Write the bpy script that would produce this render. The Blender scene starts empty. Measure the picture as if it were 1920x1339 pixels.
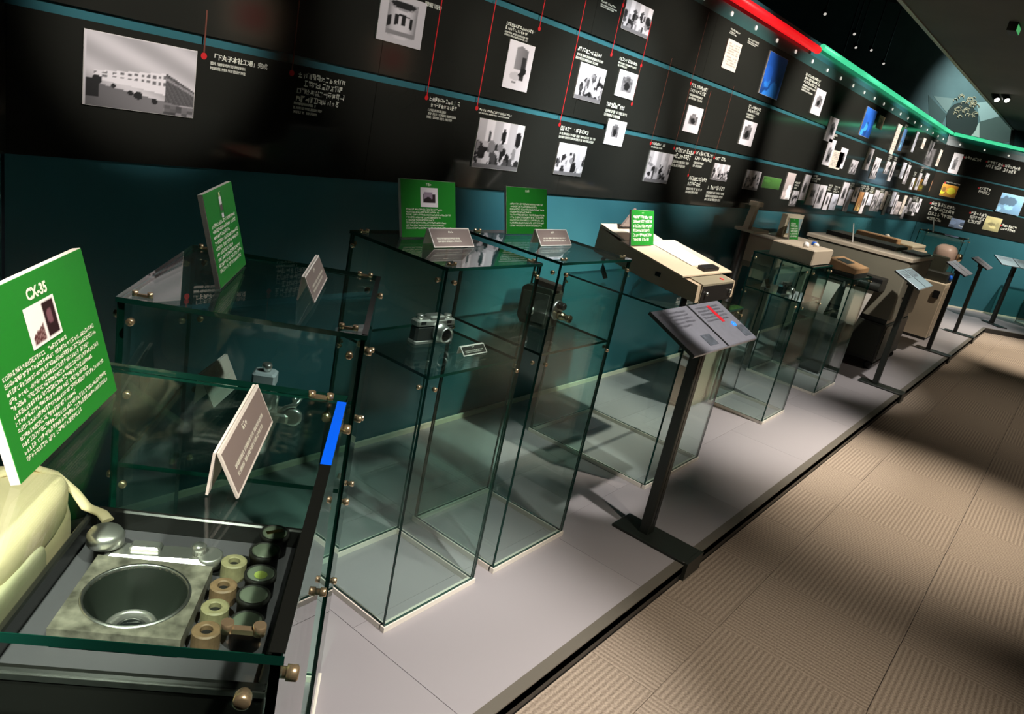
import bpy, math, random
from mathutils import Vector, Matrix
S2 = math.sqrt(0.5)
# ------------------------------------------------------------------ camera
CAMH = 1.43
YAW, PITCH, ROLL, FPX = math.radians(55.165), math.radians(-17.79), math.radians(12.0666), 1420.57
_f = Vector((math.sin(YAW)*math.cos(PITCH), math.cos(YAW)*math.cos(PITCH), math.sin(PITCH)))
_r = Vector((math.cos(YAW), -math.sin(YAW), 0)); _u = _r.cross(_f)
RT = _r*math.cos(ROLL) + _u*math.sin(ROLL); UP = -_r*math.sin(ROLL) + _u*math.cos(ROLL)
CAM = Vector((0, 0, CAMH))
scene = bpy.context.scene
C = scene.collection
cd = bpy.data.cameras.new('camera'); cam = bpy.data.objects.new('camera', cd); C.objects.link(cam)
cd.sensor_width = 36; cd.lens = FPX/1920*36; cd.clip_start = 0.02; cd.clip_end = 100
M = Matrix.Identity(4)
for i in range(3):
    M[i][0] = RT[i]; M[i][1] = UP[i]; M[i][2] = -_f[i]; M[i][3] = CAM[i]
cam.matrix_world = M
scene.camera = cam
# ------------------------------------------------------------------ world, exposure
w = bpy.data.worlds.new('world'); scene.world = w; w.use_nodes = True
bg = w.node_tree.nodes['Background']; bg.inputs[0].default_value = (.75, .9, 1, 1); bg.inputs[1].default_value = .020
vs = scene.view_settings
vs.view_transform = 'Standard'; vs.look = 'None'; vs.exposure = 0.2; vs.gamma = 1; vs.use_curve_mapping = False
scene.cycles.transparent_max_bounces = 64
scene.cycles.max_bounces = 8
scene.cycles.caustics_reflective = False; scene.cycles.caustics_refractive = False
# ------------------------------------------------------------------ unseen spots at ceiling height, some added to brighten exhibits
WARM = (1, .89, .76); NEUT = (1, .95, .90); COOL = (.86, .95, 1)
def spot(pos, tgt, power, cone, blend=.6, col=NEUT, size=.03):
    d = bpy.data.lights.new('unseen_spot', 'SPOT'); d.energy = power; d.color = col
    d.spot_size = math.radians(cone); d.spot_blend = blend; d.shadow_soft_size = size
    o = bpy.data.objects.new('unseen_spot', d); C.objects.link(o); o.location = pos
    o.rotation_euler = (Vector(tgt)-Vector(pos)).to_track_quat('-Z', 'Y').to_euler()
    return o
UNSEEN_SPOTS = [  # position, target, watts, cone, blend, colour
    # over the platform and its glass cases
    ((1.25, -.1, 2.66), (1.25, .90, 0), 350, 38, .8, NEUT),
    ((1.95, .4, 2.66), (1.85, 1.32, .85), 100, 34, .8, NEUT),
    ((1.2, .3, 2.66), (1.56, 1.35, .80), 110, 9, .5, NEUT),  # added narrow spot to brighten the still camera
    ((1.5, .3, 2.66), (2.05, 1.34, .84), 120, 9, .5, NEUT),  # added narrow spot to brighten the cine camera
    ((1.6, .1, 2.66), (.80, 1.15, 1.1), 90, 17, .6, NEUT),  # added to brighten the board on the second askew case
    ((-.7, -.1, 2.66), (.22, .77, .92), 420, 17, .6, WARM),  # added to brighten the cream bag behind the board
    ((2.3, -.1, 2.66), (2.58, .96, .85), 215, 15, .4, NEUT),  # added to brighten the first reading panel
    ((3.3, .3, 2.66), (3.2, 1.45, .9), 330, 34, .7, WARM),
    ((4.4, .3, 2.66), (4.4, 1.2, .4), 240, 46, .8, NEUT),
    ((5.5, .3, 2.66), (6.2, 1.4, .6), 200, 46, .7, NEUT),
    ((8.6, .3, 2.66), (8.7, 1.4, .7), 190, 54, .8, WARM),
    ((11.2, .2, 2.66), (11.4, 1.2, .5), 200, 60, .8, NEUT),
    ((.35, -.35, 2.66), (.30, .68, .95), 190, 30, .6, WARM),
    # on the carpet
    ((4.5, .05, 2.66), (4.2, .32, -.06), 400, 50, 1, WARM),
    ((1.8, -.5, 2.66), (1.9, .2, -.06), 190, 54, 1, WARM),
    ((7.0, -.5, 2.66), (7.0, -.2, -.06), 70, 80, 1, WARM),  # added broad fill for the dark stretch of carpet
    ((10.2, -.4, 2.66), (10.4, .2, -.06), 480, 60, .8, WARM),
    ((5.2, -1.6, 2.66), (4.8, -1.2, -.06), 60, 60, .9, WARM),
    # washing the history wall, with two added for the opposite pictures
    ((1.0, -.4, 2.66), (1.10, 2.07, 1.46), 250, 15, .8, NEUT),
    ((1.9, -.4, 2.66), (2.0, 2.07, 1.62), 150, 21, .9, NEUT),
    ((2.75, -.4, 2.66), (2.75, 2.07, 1.62), 260, 26, .9, NEUT),  # added to fill a dark stretch of wall prints
    ((3.7, -.4, 2.66), (3.7, 2.07, 1.70), 240, 26, .9, NEUT),
    ((3.3, .5, 2.66), (3.3, 2.07, 1.20), 300, 46, .9, COOL),
    ((7.2, -4.6, 2.66), (7.23, -7, 1.9), 260, 40, .8, WARM),  # added spot on the opposite picture, so that it reflects
    ((10.2, -4.6, 2.66), (10.2, -7, 1.8), 200, 40, .8, WARM),  # added for the second opposite picture and its reflection
    ((4.6, -.4, 2.66), (4.7, 2.07, 1.72), 470, 31, .8, NEUT),
    ((6, -.4, 2.66), (6.1, 2.07, 1.72), 470, 31, .8, NEUT),
    ((7.4, -.4, 2.66), (7.5, 2.07, 1.72), 470, 31, .8, NEUT),
    ((8.9, -.4, 2.66), (9, 2.07, 1.72), 470, 31, .8, NEUT),
    ((10.4, -.4, 2.66), (10.5, 2.07, 1.72), 470, 31, .8, NEUT),
    ((11.6, -.4, 2.66), (11.7, 2.07, 1.72), 470, 31, .8, NEUT),
    ((12.6, -.6, 2.66), (13.4, .6, 1.5), 320, 80, .9, NEUT),
    # behind the history wall, on the mural
    ((12.6, 1.9, 3.7), (14.6, 1.6, 2.4), 300, 110, 1, COOL),
]
for L in UNSEEN_SPOTS: spot(*L)
# ------------------------------------------------------------------ pixel helpers (1920x1339)
def ray(px, py):
    return RT*((px-960)/FPX) - UP*((py-669.5)/FPX) + _f
def onz(px, py, z):
    d = ray(px, py); return CAM + d*((z-CAMH)/d.z)
def uvw(u, v, z=0):                      # 45 degree frame of the two nearest cases
    return Vector(((u+v)*S2, (u-v)*S2, z))
class Plane:                             # a vertical wall: origin o, direction e (unit), normal n towards the room
    def __init__(s, o, e):
        s.o = Vector((o[0], o[1], 0)); s.e = Vector((e[0], e[1], 0)).normalized(); s.n = Vector((s.e.y, -s.e.x, 0))
        s.rot = math.atan2(s.e.y, s.e.x)
    def hit(s, px, py):                  # -> (distance along, z)
        d = ray(px, py); t = (s.o-CAM).dot(s.n)/d.dot(s.n); p = CAM+d*t
        return (p-s.o).dot(s.e), p.z
    def at(s, a, z, off=0):
        p = s.o + s.e*a + s.n*off; return Vector((p.x, p.y, z))
WY = 2.071
MAINW = Plane((0, WY), (1, 0))
FARW = Plane((12.03, WY), (S2, -S2))
NEARW = Plane((.736, WY), (S2, S2))      # runs towards the corner at its far end
# ------------------------------------------------------------------ materials
def srgb(c):
    return tuple(((x/12.92) if x <= .04045 else ((x+.055)/1.055)**2.4) for x in c)
MATS = {}
def mat(name, col, rough=.5, metal=0, spec=.5, emit=None, estr=1, noise=None, bump=None, alpha=None):
    if name in MATS: return MATS[name]
    m = bpy.data.materials.new(name); m.use_nodes = True; nt = m.node_tree; b = nt.nodes['Principled BSDF']
    b.inputs['Base Color'].default_value = (*col, 1); b.inputs['Roughness'].default_value = rough
    b.inputs['Metallic'].default_value = metal; b.inputs['Specular IOR Level'].default_value = spec
    if emit: b.inputs['Emission Color'].default_value = (*emit, 1); b.inputs['Emission Strength'].default_value = estr
    if noise or bump:
        tc = nt.nodes.new('ShaderNodeTexCoord')
    if noise:                            # (scale, amount)
        n = nt.nodes.new('ShaderNodeTexNoise'); n.inputs['Scale'].default_value = noise[0]; n.inputs['Detail'].default_value = 4
        nt.links.new(tc.outputs['Object'], n.inputs['Vector'])
        r = nt.nodes.new('ShaderNodeMapRange'); r.inputs[1].default_value = .3; r.inputs[2].default_value = .7
        r.inputs[3].default_value = 1-noise[1]; r.inputs[4].default_value = 1+noise[1]
        nt.links.new(n.outputs['Fac'], r.inputs[0])
        mx = nt.nodes.new('ShaderNodeVectorMath'); mx.operation = 'SCALE'; mx.inputs[0].default_value = col
        nt.links.new(r.outputs[0], mx.inputs['Scale']); nt.links.new(mx.outputs[0], b.inputs['Base Color'])
    if bump:                             # (scale, distance)
        n2 = nt.nodes.new('ShaderNodeTexNoise'); n2.inputs['Scale'].default_value = bump[0]; n2.inputs['Detail'].default_value = 3
        nt.links.new(tc.outputs['Object'], n2.inputs['Vector'])
        bp = nt.nodes.new('ShaderNodeBump'); bp.inputs['Strength'].default_value = .4; bp.inputs['Distance'].default_value = bump[1]
        nt.links.new(n2.outputs['Fac'], bp.inputs['Height']); nt.links.new(bp.outputs[0], b.inputs['Normal'])
    MATS[name] = m
    return m
def glass_mat(name, tint, rough=.0, f0=.045):     # clear sheet: tinted transmission plus Fresnel (Schlick) reflection
    m = bpy.data.materials.new(name); m.use_nodes = True; nt = m.node_tree; nt.nodes.clear()
    o = nt.nodes.new('ShaderNodeOutputMaterial'); mx = nt.nodes.new('ShaderNodeMixShader')
    lw = nt.nodes.new('ShaderNodeLayerWeight'); lw.inputs['Blend'].default_value = .5
    pw = nt.nodes.new('ShaderNodeMath'); pw.operation = 'POWER'; pw.inputs[1].default_value = 5
    ma = nt.nodes.new('ShaderNodeMath'); ma.operation = 'MULTIPLY_ADD'; ma.inputs[1].default_value = 1-f0; ma.inputs[2].default_value = f0
    tr = nt.nodes.new('ShaderNodeBsdfTransparent'); tr.inputs[0].default_value = (*tint, 1)
    gl = nt.nodes.new('ShaderNodeBsdfGlossy'); gl.inputs['Roughness'].default_value = rough
    nt.links.new(lw.outputs['Facing'], pw.inputs[0]); nt.links.new(pw.outputs[0], ma.inputs[0]); nt.links.new(ma.outputs[0], mx.inputs[0])
    nt.links.new(tr.outputs[0], mx.inputs[1]); nt.links.new(gl.outputs[0], mx.inputs[2]); nt.links.new(mx.outputs[0], o.inputs['Surface'])
    MATS[name] = m
    return m
GLASS = glass_mat('case_glass', (.90, .965, .945))
ACRYL = glass_mat('clear_acrylic', (.97, .98, .98))
EDGE = mat('glass_edge', srgb((.06, .24, .20)), .08)
WHITE = mat('white_board', srgb((.88, .86, .83)), .5)
RIM = mat('cream_rim', srgb((.95, .92, .86)), .4)
GREEN = mat('green_print', srgb((.13, .50, .16)), .35)
LETTER = mat('white_lettering', srgb((.92, .92, .86)), .5)
TAUPE = mat('taupe_print', srgb((.50, .45, .43)), .5)
SHINY = mat('satin_silver', srgb((.90, .89, .87)), .30, .9)
CHROME = mat('chrome', (.75, .75, .74), .18, 1)
STEEL = mat('brushed_steel', (.55, .55, .53), .35, 1, noise=(60, .15))
BRASS = mat('warm_metal', (.66, .52, .34), .25, 1)
BLACK = mat('black_plastic', (.012, .012, .012), .35)
LEATHERB = mat('black_leather', (.016, .015, .013), .6, bump=(240, .001))
BEIGE = mat('beige_plastic', srgb((.70, .64, .55)), .5, noise=(3, .04))
BEIGE2 = mat('grey_beige_plastic', srgb((.52, .50, .43)), .5, noise=(3, .05))
CREAM = mat('cream_leather', srgb((.88, .80, .64)), .65, noise=(9, .10), bump=(60, .002))
PAPER = mat('paper', srgb((.86, .83, .78)), .7)
DARKG = mat('dark_machine_grey', srgb((.17, .18, .16)), .45)
OLIVE = mat('olive_black', srgb((.22, .23, .19)), .4, bump=(300, .0006))
TAN = mat('tan_wood', srgb((.68, .53, .37)), .5, noise=(14, .12))
POSTM = mat('lectern_black', srgb((.14, .16, .14)), .4)
PANELM = mat('panel_print', srgb((.52, .52, .55)), .25, noise=(40, .05))
REDP = mat('red_print', srgb((.85, .12, .18)), .5)
BLUEP = mat('blue_print', srgb((.12, .40, .85)), .3, noise=(12, .25))
TEAL = mat('teal_wall', srgb((.22, .43, .46)), .22, noise=(1.2, .12))
BLACKP = mat('black_gloss_panel', (.020, .0205, .017), .09, noise=(.8, .2))
# carpet: fine ribs
def carpet_mat():
    m = bpy.data.materials.new('ribbed_carpet'); m.use_nodes = True; nt = m.node_tree; b = nt.nodes['Principled BSDF']
    tc = nt.nodes.new('ShaderNodeTexCoord'); sx = nt.nodes.new('ShaderNodeSeparateXYZ'); nt.links.new(tc.outputs['Object'], sx.inputs[0])
    mu = nt.nodes.new('ShaderNodeMath'); mu.operation = 'MULTIPLY'; mu.inputs[1].default_value = 2*math.pi/.0178
    nt.links.new(sx.outputs['Y'], mu.inputs[0])
    si = nt.nodes.new('ShaderNodeMath'); si.operation = 'SINE'; nt.links.new(mu.outputs[0], si.inputs[0])
    n = nt.nodes.new('ShaderNodeTexNoise'); n.inputs['Scale'].default_value = 160; nt.links.new(tc.outputs['Object'], n.inputs['Vector'])
    ad = nt.nodes.new('ShaderNodeMath'); ad.operation = 'MULTIPLY_ADD'; ad.inputs[1].default_value = .17; nt.links.new(si.outputs[0], ad.inputs[0]); nt.links.new(n.outputs['Fac'], ad.inputs[2])
    cr = nt.nodes.new('ShaderNodeValToRGB'); cr.color_ramp.elements[0].position = .2; cr.color_ramp.elements[1].position = .85
    cr.color_ramp.elements[0].color = (*srgb((.47, .42, .37)), 1); cr.color_ramp.elements[1].color = (*srgb((.68, .62, .55)), 1)
    nt.links.new(ad.outputs[0], cr.inputs[0]); nt.links.new(cr.outputs[0], b.inputs['Base Color'])
    bp = nt.nodes.new('ShaderNodeBump'); bp.inputs['Distance'].default_value = .003; bp.inputs['Strength'].default_value = .6
    nt.links.new(ad.outputs[0], bp.inputs['Height']); nt.links.new(bp.outputs[0], b.inputs['Normal'])
    b.inputs['Roughness'].default_value = .95; b.inputs['Specular IOR Level'].default_value = .1
    return m
CARPET = carpet_mat()
def tile_mat():
    m = bpy.data.materials.new('grey_vinyl'); m.use_nodes = True; nt = m.node_tree; b = nt.nodes['Principled BSDF']
    oi = nt.nodes.new('ShaderNodeObjectInfo'); mr = nt.nodes.new('ShaderNodeMapRange'); mr.inputs[3].default_value = .93; mr.inputs[4].default_value = 1.07
    nt.links.new(oi.outputs['Random'], mr.inputs[0])
    v = nt.nodes.new('ShaderNodeVectorMath'); v.operation = 'SCALE'; v.inputs[0].default_value = srgb((.62, .60, .605)); nt.links.new(mr.outputs[0], v.inputs['Scale'])
    nt.links.new(v.outputs[0], b.inputs['Base Color']); b.inputs['Roughness'].default_value = .42
    return m
VINYL = tile_mat()
def print_mat():
    m = bpy.data.materials.new('photo_print'); m.use_nodes = True; nt = m.node_tree; b = nt.nodes['Principled BSDF']
    a = nt.nodes.new('ShaderNodeAttribute'); a.attribute_name = 'Col'; nt.links.new(a.outputs['Color'], b.inputs['Base Color'])
    b.inputs['Roughness'].default_value = .45
    return m
PRINT = print_mat()
# ------------------------------------------------------------------ mesh builder
class MB:
    def __init__(s): s.v = []; s.f = []; s.m = []; s.sm = []
    def face(s, idx, m=0, smooth=False): s.f.append(idx); s.m.append(m); s.sm.append(smooth)
    def add(s, vs, fs, m=0, smooth=False):
        b = len(s.v); s.v += [tuple(p) for p in vs]
        for q in fs: s.face([b+i for i in q], m, smooth)
        return s
    def box(s, x0, x1, y0, y1, z0, z1, m=0, mside=None):
        v = [(x0, y0, z0), (x1, y0, z0), (x1, y1, z0), (x0, y1, z0), (x0, y0, z1), (x1, y0, z1), (x1, y1, z1), (x0, y1, z1)]
        return s.add(v, [(0, 3, 2, 1), (4, 5, 6, 7), (0, 1, 5, 4), (1, 2, 6, 5), (2, 3, 7, 6), (3, 0, 4, 7)], m)
    def rbox(s, x0, x1, y0, y1, z0, z1, r=.004, m=0):     # box with bevelled vertical and top edges
        rings = []
        for z, k in ((z0, 0), (z1-r, 0), (z1, r)):
            a, b, c, d = x0+k, x1-k, y0+k, y1-k
            rings.append([(a+r, c, z), (b-r, c, z), (b, c+r, z), (b, d-r, z), (b-r, d, z), (a+r, d, z), (a, d-r, z), (a, c+r, z)])
        base = len(s.v); s.v += [p for R in rings for p in R]
        for i in range(2):
            for k in range(8): s.face([base+i*8+k, base+i*8+(k+1) % 8, base+i*8+8+(k+1) % 8, base+i*8+8+k], m)
        s.face([base+7-k for k in range(8)], m); s.face([base+16+k for k in range(8)], m)
        return s
    def quad(s, a, b, c, d, m=0): return s.add([a, b, c, d], [(0, 1, 2, 3)], m)
    def prism(s, poly, h0, h1, axis='z', m=0):            # polygon extruded along an axis
        def P(a, b, h): return {'z': (a, b, h), 'x': (h, a, b), 'y': (a, h, b)}[axis]
        n = len(poly); v = [P(a, b, h0) for a, b in poly]+[P(a, b, h1) for a, b in poly]
        fs = [list(range(n))[::-1], list(range(n, 2*n))]+[(i, (i+1) % n, n+(i+1) % n, n+i) for i in range(n)]
        return s.add(v, fs, m)
    def lathe(s, prof, c=(0, 0, 0), axis='z', n=24, m=0, smooth=True, cap=True):   # prof: (r, h) pairs
        b = len(s.v)
        for r, h in prof:
            for k in range(n):
                a = 2*math.pi*k/n; x, y = r*math.cos(a), r*math.sin(a)
                p = {'z': (x, y, h), 'x': (h, x, y), 'y': (y, h, x), '-y': (x, -h, y)}[axis]
                s.v.append((p[0]+c[0], p[1]+c[1], p[2]+c[2]))
        for i in range(len(prof)-1):
            for k in range(n):
                q = [b+i*n+k, b+i*n+(k+1) % n, b+(i+1)*n+(k+1) % n, b+(i+1)*n+k]
                s.face(q, m, smooth)
        if cap and prof[0][0] > 1e-6: s.face([b+k for k in range(n)][::-1], m)
        if cap and prof[-1][0] > 1e-6: s.face([b+(len(prof)-1)*n+k for k in range(n)], m)
        return s
    def cyl(s, c, r, h, axis='z', n=20, m=0): return s.lathe([(r, 0), (r, h)], c, axis, n, m)
    def tube(s, pts, r, n=8, m=0, flat=1):
        pts = [Vector(p) for p in pts]; b = len(s.v)
        for i, p in enumerate(pts):
            t = (pts[min(i+1, len(pts)-1)]-pts[max(i-1, 0)]).normalized()
            a = t.cross(Vector((0, 0, 1))); a = a.normalized() if a.length > 1e-4 else Vector((1, 0, 0)); c = a.cross(t)
            for k in range(n):
                q = p+a*(r*math.cos(2*math.pi*k/n))+c*(r*flat*math.sin(2*math.pi*k/n)); s.v.append(tuple(q))
        for i in range(len(pts)-1):
            for k in range(n): s.face([b+i*n+k, b+i*n+(k+1) % n, b+(i+1)*n+(k+1) % n, b+(i+1)*n+k], m, True)
        s.face([b+k for k in range(n)][::-1], m); s.face([b+(len(pts)-1)*n+k for k in range(n)], m)
        return s
    def mesh(s, name, mats):
        me = bpy.data.meshes.new(name); me.from_pydata(s.v, [], s.f)
        for x in (mats if isinstance(mats, (list, tuple)) else [mats]): me.materials.append(x)
        for p, a, b in zip(me.polygons, s.m, s.sm): p.material_index = a; p.use_smooth = b
        me.update(); return me
def link(name, data, parent=None, loc=(0, 0, 0), rz=0, rot=None):
    o = bpy.data.objects.new(name, data); C.objects.link(o)
    if parent: o.parent = parent
    o.location = loc; o.rotation_euler = rot or (0, 0, rz)
    return o
def part(name, mb, mats, parent, loc=(0, 0, 0), rz=0, rot=None, label=None, kind=None):
    o = link(name, mb.mesh(name, mats) if isinstance(mb, MB) else mb, parent, loc, rz, rot)
    if label: o['label'] = label
    if kind: o['kind'] = kind
    return o
def tag(o, label, cat, group=None):
    o['label'] = label; o['category'] = cat
    if group: o['group'] = group
    return o
def thing(name, label, cat, loc=(0, 0, 0), rz=0, group=None):
    return tag(link(name, None, None, loc, rz), label, cat, group)
def struct(name, mb, mats, loc=(0, 0, 0), rz=0):
    o = link(name, mb.mesh(name, mats), None, loc, rz); o['kind'] = 'structure'; return o
# ------------------------------------------------------------------ lettering
def glyphs(mb, x0, x1, ztop, rows, ch, rng, pitch=1.35, latin=False, ragged=.25, m=0, y=0):
    z = ztop
    if ch < .0008: raise ValueError('glyph size %g' % ch)
    for r in range(rows):
        end = x1 - (rng.random()*ragged*(x1-x0) if (r == rows-1 or rng.random() < .3) else 0)
        x = x0
        while x + ch*.5 < end:
            cw = ch*(rng.uniform(.3, .6) if latin else .95)
            if rng.random() < (.14 if latin else .04): x += cw*.7; continue
            if latin:
                q = [(0, .2, 0, 1)] + ([(.5, .8, .1, .9)] if cw > ch*.4 else []) + [(0, 1, .0, .18)]*(rng.random() < .5) + [(0, 1, .5, .68)]*(rng.random() < .6)
                q = [(a, max(b, a+.3), c, d) for a, b, c, d in q]
            else:
                q = []
                for k in range(rng.choice((2, 3, 3))):
                    t = rng.choice((.06, .3, .5, .72, .88)); q.append((rng.uniform(0, .25), rng.uniform(.75, 1), t, t+.19))
                for k in range(rng.choice((1, 2, 2))):
                    t = rng.choice((.05, .28, .5, .8)); q.append((t, t+.20, rng.uniform(0, .2), rng.uniform(.75, 1)))
            for a, b, c, d in q:
                mb.quad((x+a*cw*.92, y, z-ch+c*ch), (x+b*cw*.92, y, z-ch+c*ch), (x+b*cw*.92, y, z-ch+d*ch), (x+a*cw*.92, y, z-ch+d*ch), m)
            x += cw
        z -= ch*pitch
    return mb
def text_mesh(body, size, align='LEFT', bold=0):
    cu = bpy.data.curves.new('lettering', 'FONT'); cu.body = body; cu.size = size; cu.align_x = align; cu.resolution_u = 3; cu.offset = bold
    o = bpy.data.objects.new('lettering_source', cu); C.objects.link(o)
    bpy.context.view_layer.update()
    me = bpy.data.meshes.new_from_object(o.evaluated_get(bpy.context.evaluated_depsgraph_get()))
    bpy.data.objects.remove(o)
    me.materials.clear(); me.materials.append(LETTER)
    return me
# ------------------------------------------------------------------ printed pictures
def img_mesh(name, wd, ht, fn, nx=24, nz=24):             # picture in local XZ, centred on x, from z=0 up, facing -y
    v = []; f = []; col = []
    for j in range(nz+1):
        for i in range(nx+1):
            s, t = i/nx, j/nz; v.append(((s-.5)*wd, 0, t*ht)); col.append(fn(s, t))
    for j in range(nz):
        for i in range(nx): a = j*(nx+1)+i; f.append((a, a+1, a+nx+2, a+nx+1))
    me = bpy.data.meshes.new(name); me.from_pydata(v, [], f); at = me.color_attributes.new('Col', 'FLOAT_COLOR', 'POINT')
    for k, c in enumerate(col): at.data[k].color = (*srgb(c if isinstance(c, tuple) else (c, c*.97, c*.98)), 1)
    me.materials.append(PRINT); me.update(); return me
def hsh(a, b, s): return random.Random(int(a*97+b*7919+s*104729)).random()
def blobs(seed, n=6):
    r = random.Random(seed); return [(r.random(), r.random()*.7, r.uniform(.04, .16), r.uniform(.08, .3), r.choice((.08, .15, .3, .55, .9))) for _ in range(n)]
def f_factory(s, t):
    c = .68 + .07*math.sin(9*s+14*t) - .10*max(0, t-.75)
    top, bot = .47+.17*s, .36-.16*s*s                     # long pale facade with three rows of windows
    if .08 < s < .72 and bot < t < top:
        c = .86; k = (t-bot)/(top-bot); q = (s**1.4*17) % 1
        if (.72 < k < .88 or .42 < k < .56) and .25 < q < .78: c = .40
    if s >= .72 and t < .60-.75*(s-.72) and t > .16: c = .26 + .1*((s*23+t*9) % 1) + (.2 if abs(t-(.52-.65*(s-.72))) < .02 else 0)
    if t < .34-.22*s: c = .36+.12*s
    if s < .13 and .12 < t < .38: c = .12
    for a, b, r in ((.11, .36, .045), (.25, .31, .022), (.47, .22, .04), (.62, .17, .03), (.40, .24, .025)):
        if (s-a)**2+((t-b)*.7)**2 < r*r: c = .12
    if t < .14 and s > .7: c = .22+.3*hsh(int(s*18), int(t*20), 3)
    if s < .015 or t > .985: c = .75
    return min(.97, c*1.18)
def f_lens(s, t):
    c = .80; x = (s-.5)/.33
    if abs(x) < 1 and .1+.08*x*x < t < .88:
        c = .86-.35*abs(x)**3
        if .68 < t: c = .62 if (x*x+((t-.80)/.10)**2) < 1 else c
        if x*x/.7+((t-.81)/.075)**2 < 1: c = .12
        if .40 < t+.1*x*x < .62 and (int((x+1)*4) % 2 == 0 or t > .58): c = .10
        if .16 < t < .26: c = .55
    return c
def f_cine(s, t):
    c = .92
    if .3 < s < .78 and .42 < t < .93-.25*abs(s-.5): c = .60-.3*(s-.3)
    if .58 < s < .74 and .2 < t < .72: c = .2
    if (s-.72)**2+((t-.42)*1.6)**2 < .012 or (s-.62)**2+((t-.33)*1.6)**2 < .008: c = .1
    if (s-.42)**2/.05+((t-.28)*2)**2/.03 < 1: c = .8 if c > .5 else c
    if .3 < s < .5 and .12 < t < .18: c = .5
    return c
def f_crowd(seed):
    B = [(a, b, rx*.55, rz*.6, g) for a, b, rx, rz, g in blobs(seed, 34)]
    def f(s, t):
        c = .80 + .16*((s*3+seed) % 1 > .5)*(t > .55)
        for a, b, rx, rz, g in B:
            if ((s-a)/rx)**2+((t-b)/rz)**2 < 1: c = g
        if t < .1: c = .45
        return c
    return f
def f_item(seed):
    r = random.Random(seed); x, z, rx, rz = r.uniform(.4, .6), r.uniform(.35, .55), r.uniform(.18, .3), r.uniform(.15, .28)
    def f(s, t):
        c = .93
        if abs((s-x)/rx) < 1 and abs((t-z)/rz) < 1: c = .28+.3*hsh(int(s*9), int(t*9), seed)
        if ((s-x)/(rx*.55))**2+((t-z+rz*.2)/(rz*.6))**2 < 1: c = .1
        if abs(s-x) < rx*.5 and z+rz < t < z+rz*1.35: c = .5
        return c
    return f
def f_doc(seed):
    def f(s, t):
        if .1 < s < .9 and .1 < t < .92 and int(t*26) % 2 == 0 and hsh(int(s*14), int(t*26), seed) > .25: return (.62, .58, .54)
        return (.90, .84, .77)
    return f
def f_tint(col, seed):
    B = blobs(seed, 5)
    def f(s, t):
        k = .75+.3*t
        for a, b, rx, rz, g in B:
            if ((s-a)/rx/2)**2+((t-b)/rz)**2 < 1: k = .5+g
        return tuple(min(1, c*k) for c in col)
    return f
# ================================================================== THE ROOM
# platform (raised floor for the exhibits) with its vinyl sheets
PC = Vector((1.277, .764)); FC = Vector((11.49, .764))
d45 = Vector((S2, -S2)); n45 = Vector((S2, S2))
near_end = PC + Vector((-S2, -S2))*3.0; far_end = FC + d45*6.0
wall_n = Vector((.736, WY)) + Vector((-S2, -S2))*3.0; wall_f = Vector((12.03, WY)) + d45*6.0
poly = [tuple(near_end), tuple(PC), tuple(FC), tuple(far_end), tuple(wall_f), (12.03, WY), (.736, WY), tuple(wall_n)]
plat = struct('platform', MB().prism(poly, -.06, -.004), mat('platform_base', srgb((.17, .16, .15)), .6))
lip = MB().prism([(PC.x, .764), (FC.x, .764), (FC.x, .800), (PC.x, .800)], -.034, .001)
part('edge_trim', lip, mat('edge_trim', srgb((.40, .38, .34)), .45), plat)
part('edge_trim', MB().prism([tuple(FC), tuple(far_end), tuple(far_end+n45*.036), (FC.x+.015, .80)], -.004, .001), MATS['edge_trim'], plat)
part('shadow_gap', MB().box(PC.x, FC.x, .7635, .7642, -.06, -.0342), BLACK, plat)
me_sheet = MB().box(.0005, .9095, .0005, .4232, -.004, 0).mesh('vinyl_sheet', VINYL)
me_half = MB().box(.0005, .5595, .0005, .4232, -.004, 0).mesh('vinyl_sheet', VINYL)
for j in range(3):
    x = 1.278; k = 0
    while x < 11.0:
        hf = (j == 1 and k == 0); part('vinyl_sheet', me_half if hf else me_sheet, None, plat, (x, .800+j*.4237, 0)); x += .56 if hf else .91; k += 1
xe = {0: 1.278+.91*11, 1: 1.278+.56+.91*11, 2: 1.278+.91*11}
part('vinyl_sheet', MB().prism([tuple(near_end), tuple(PC), (1.2774, WY), (.736, WY), tuple(wall_n)], -.004, -.0001), VINYL, plat)
part('vinyl_sheet', MB().prism([(11.29, .80), (FC.x+.015, .80), tuple(far_end+n45*.036), tuple(wall_f), (12.03, WY), (11.29, WY)], -.004, -.0001), VINYL, plat)
part('wall_foot_trim', MB().box(.75, 12.02, WY-.012, WY, 0, .022), mat('foot_trim', srgb((.92, .90, .80)), .5), plat)
part('wall_foot_trim', MB().box(0, 5, -.012, 0, 0, .022), MATS['foot_trim'], plat, FARW.at(0, 0), FARW.rot)
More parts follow.
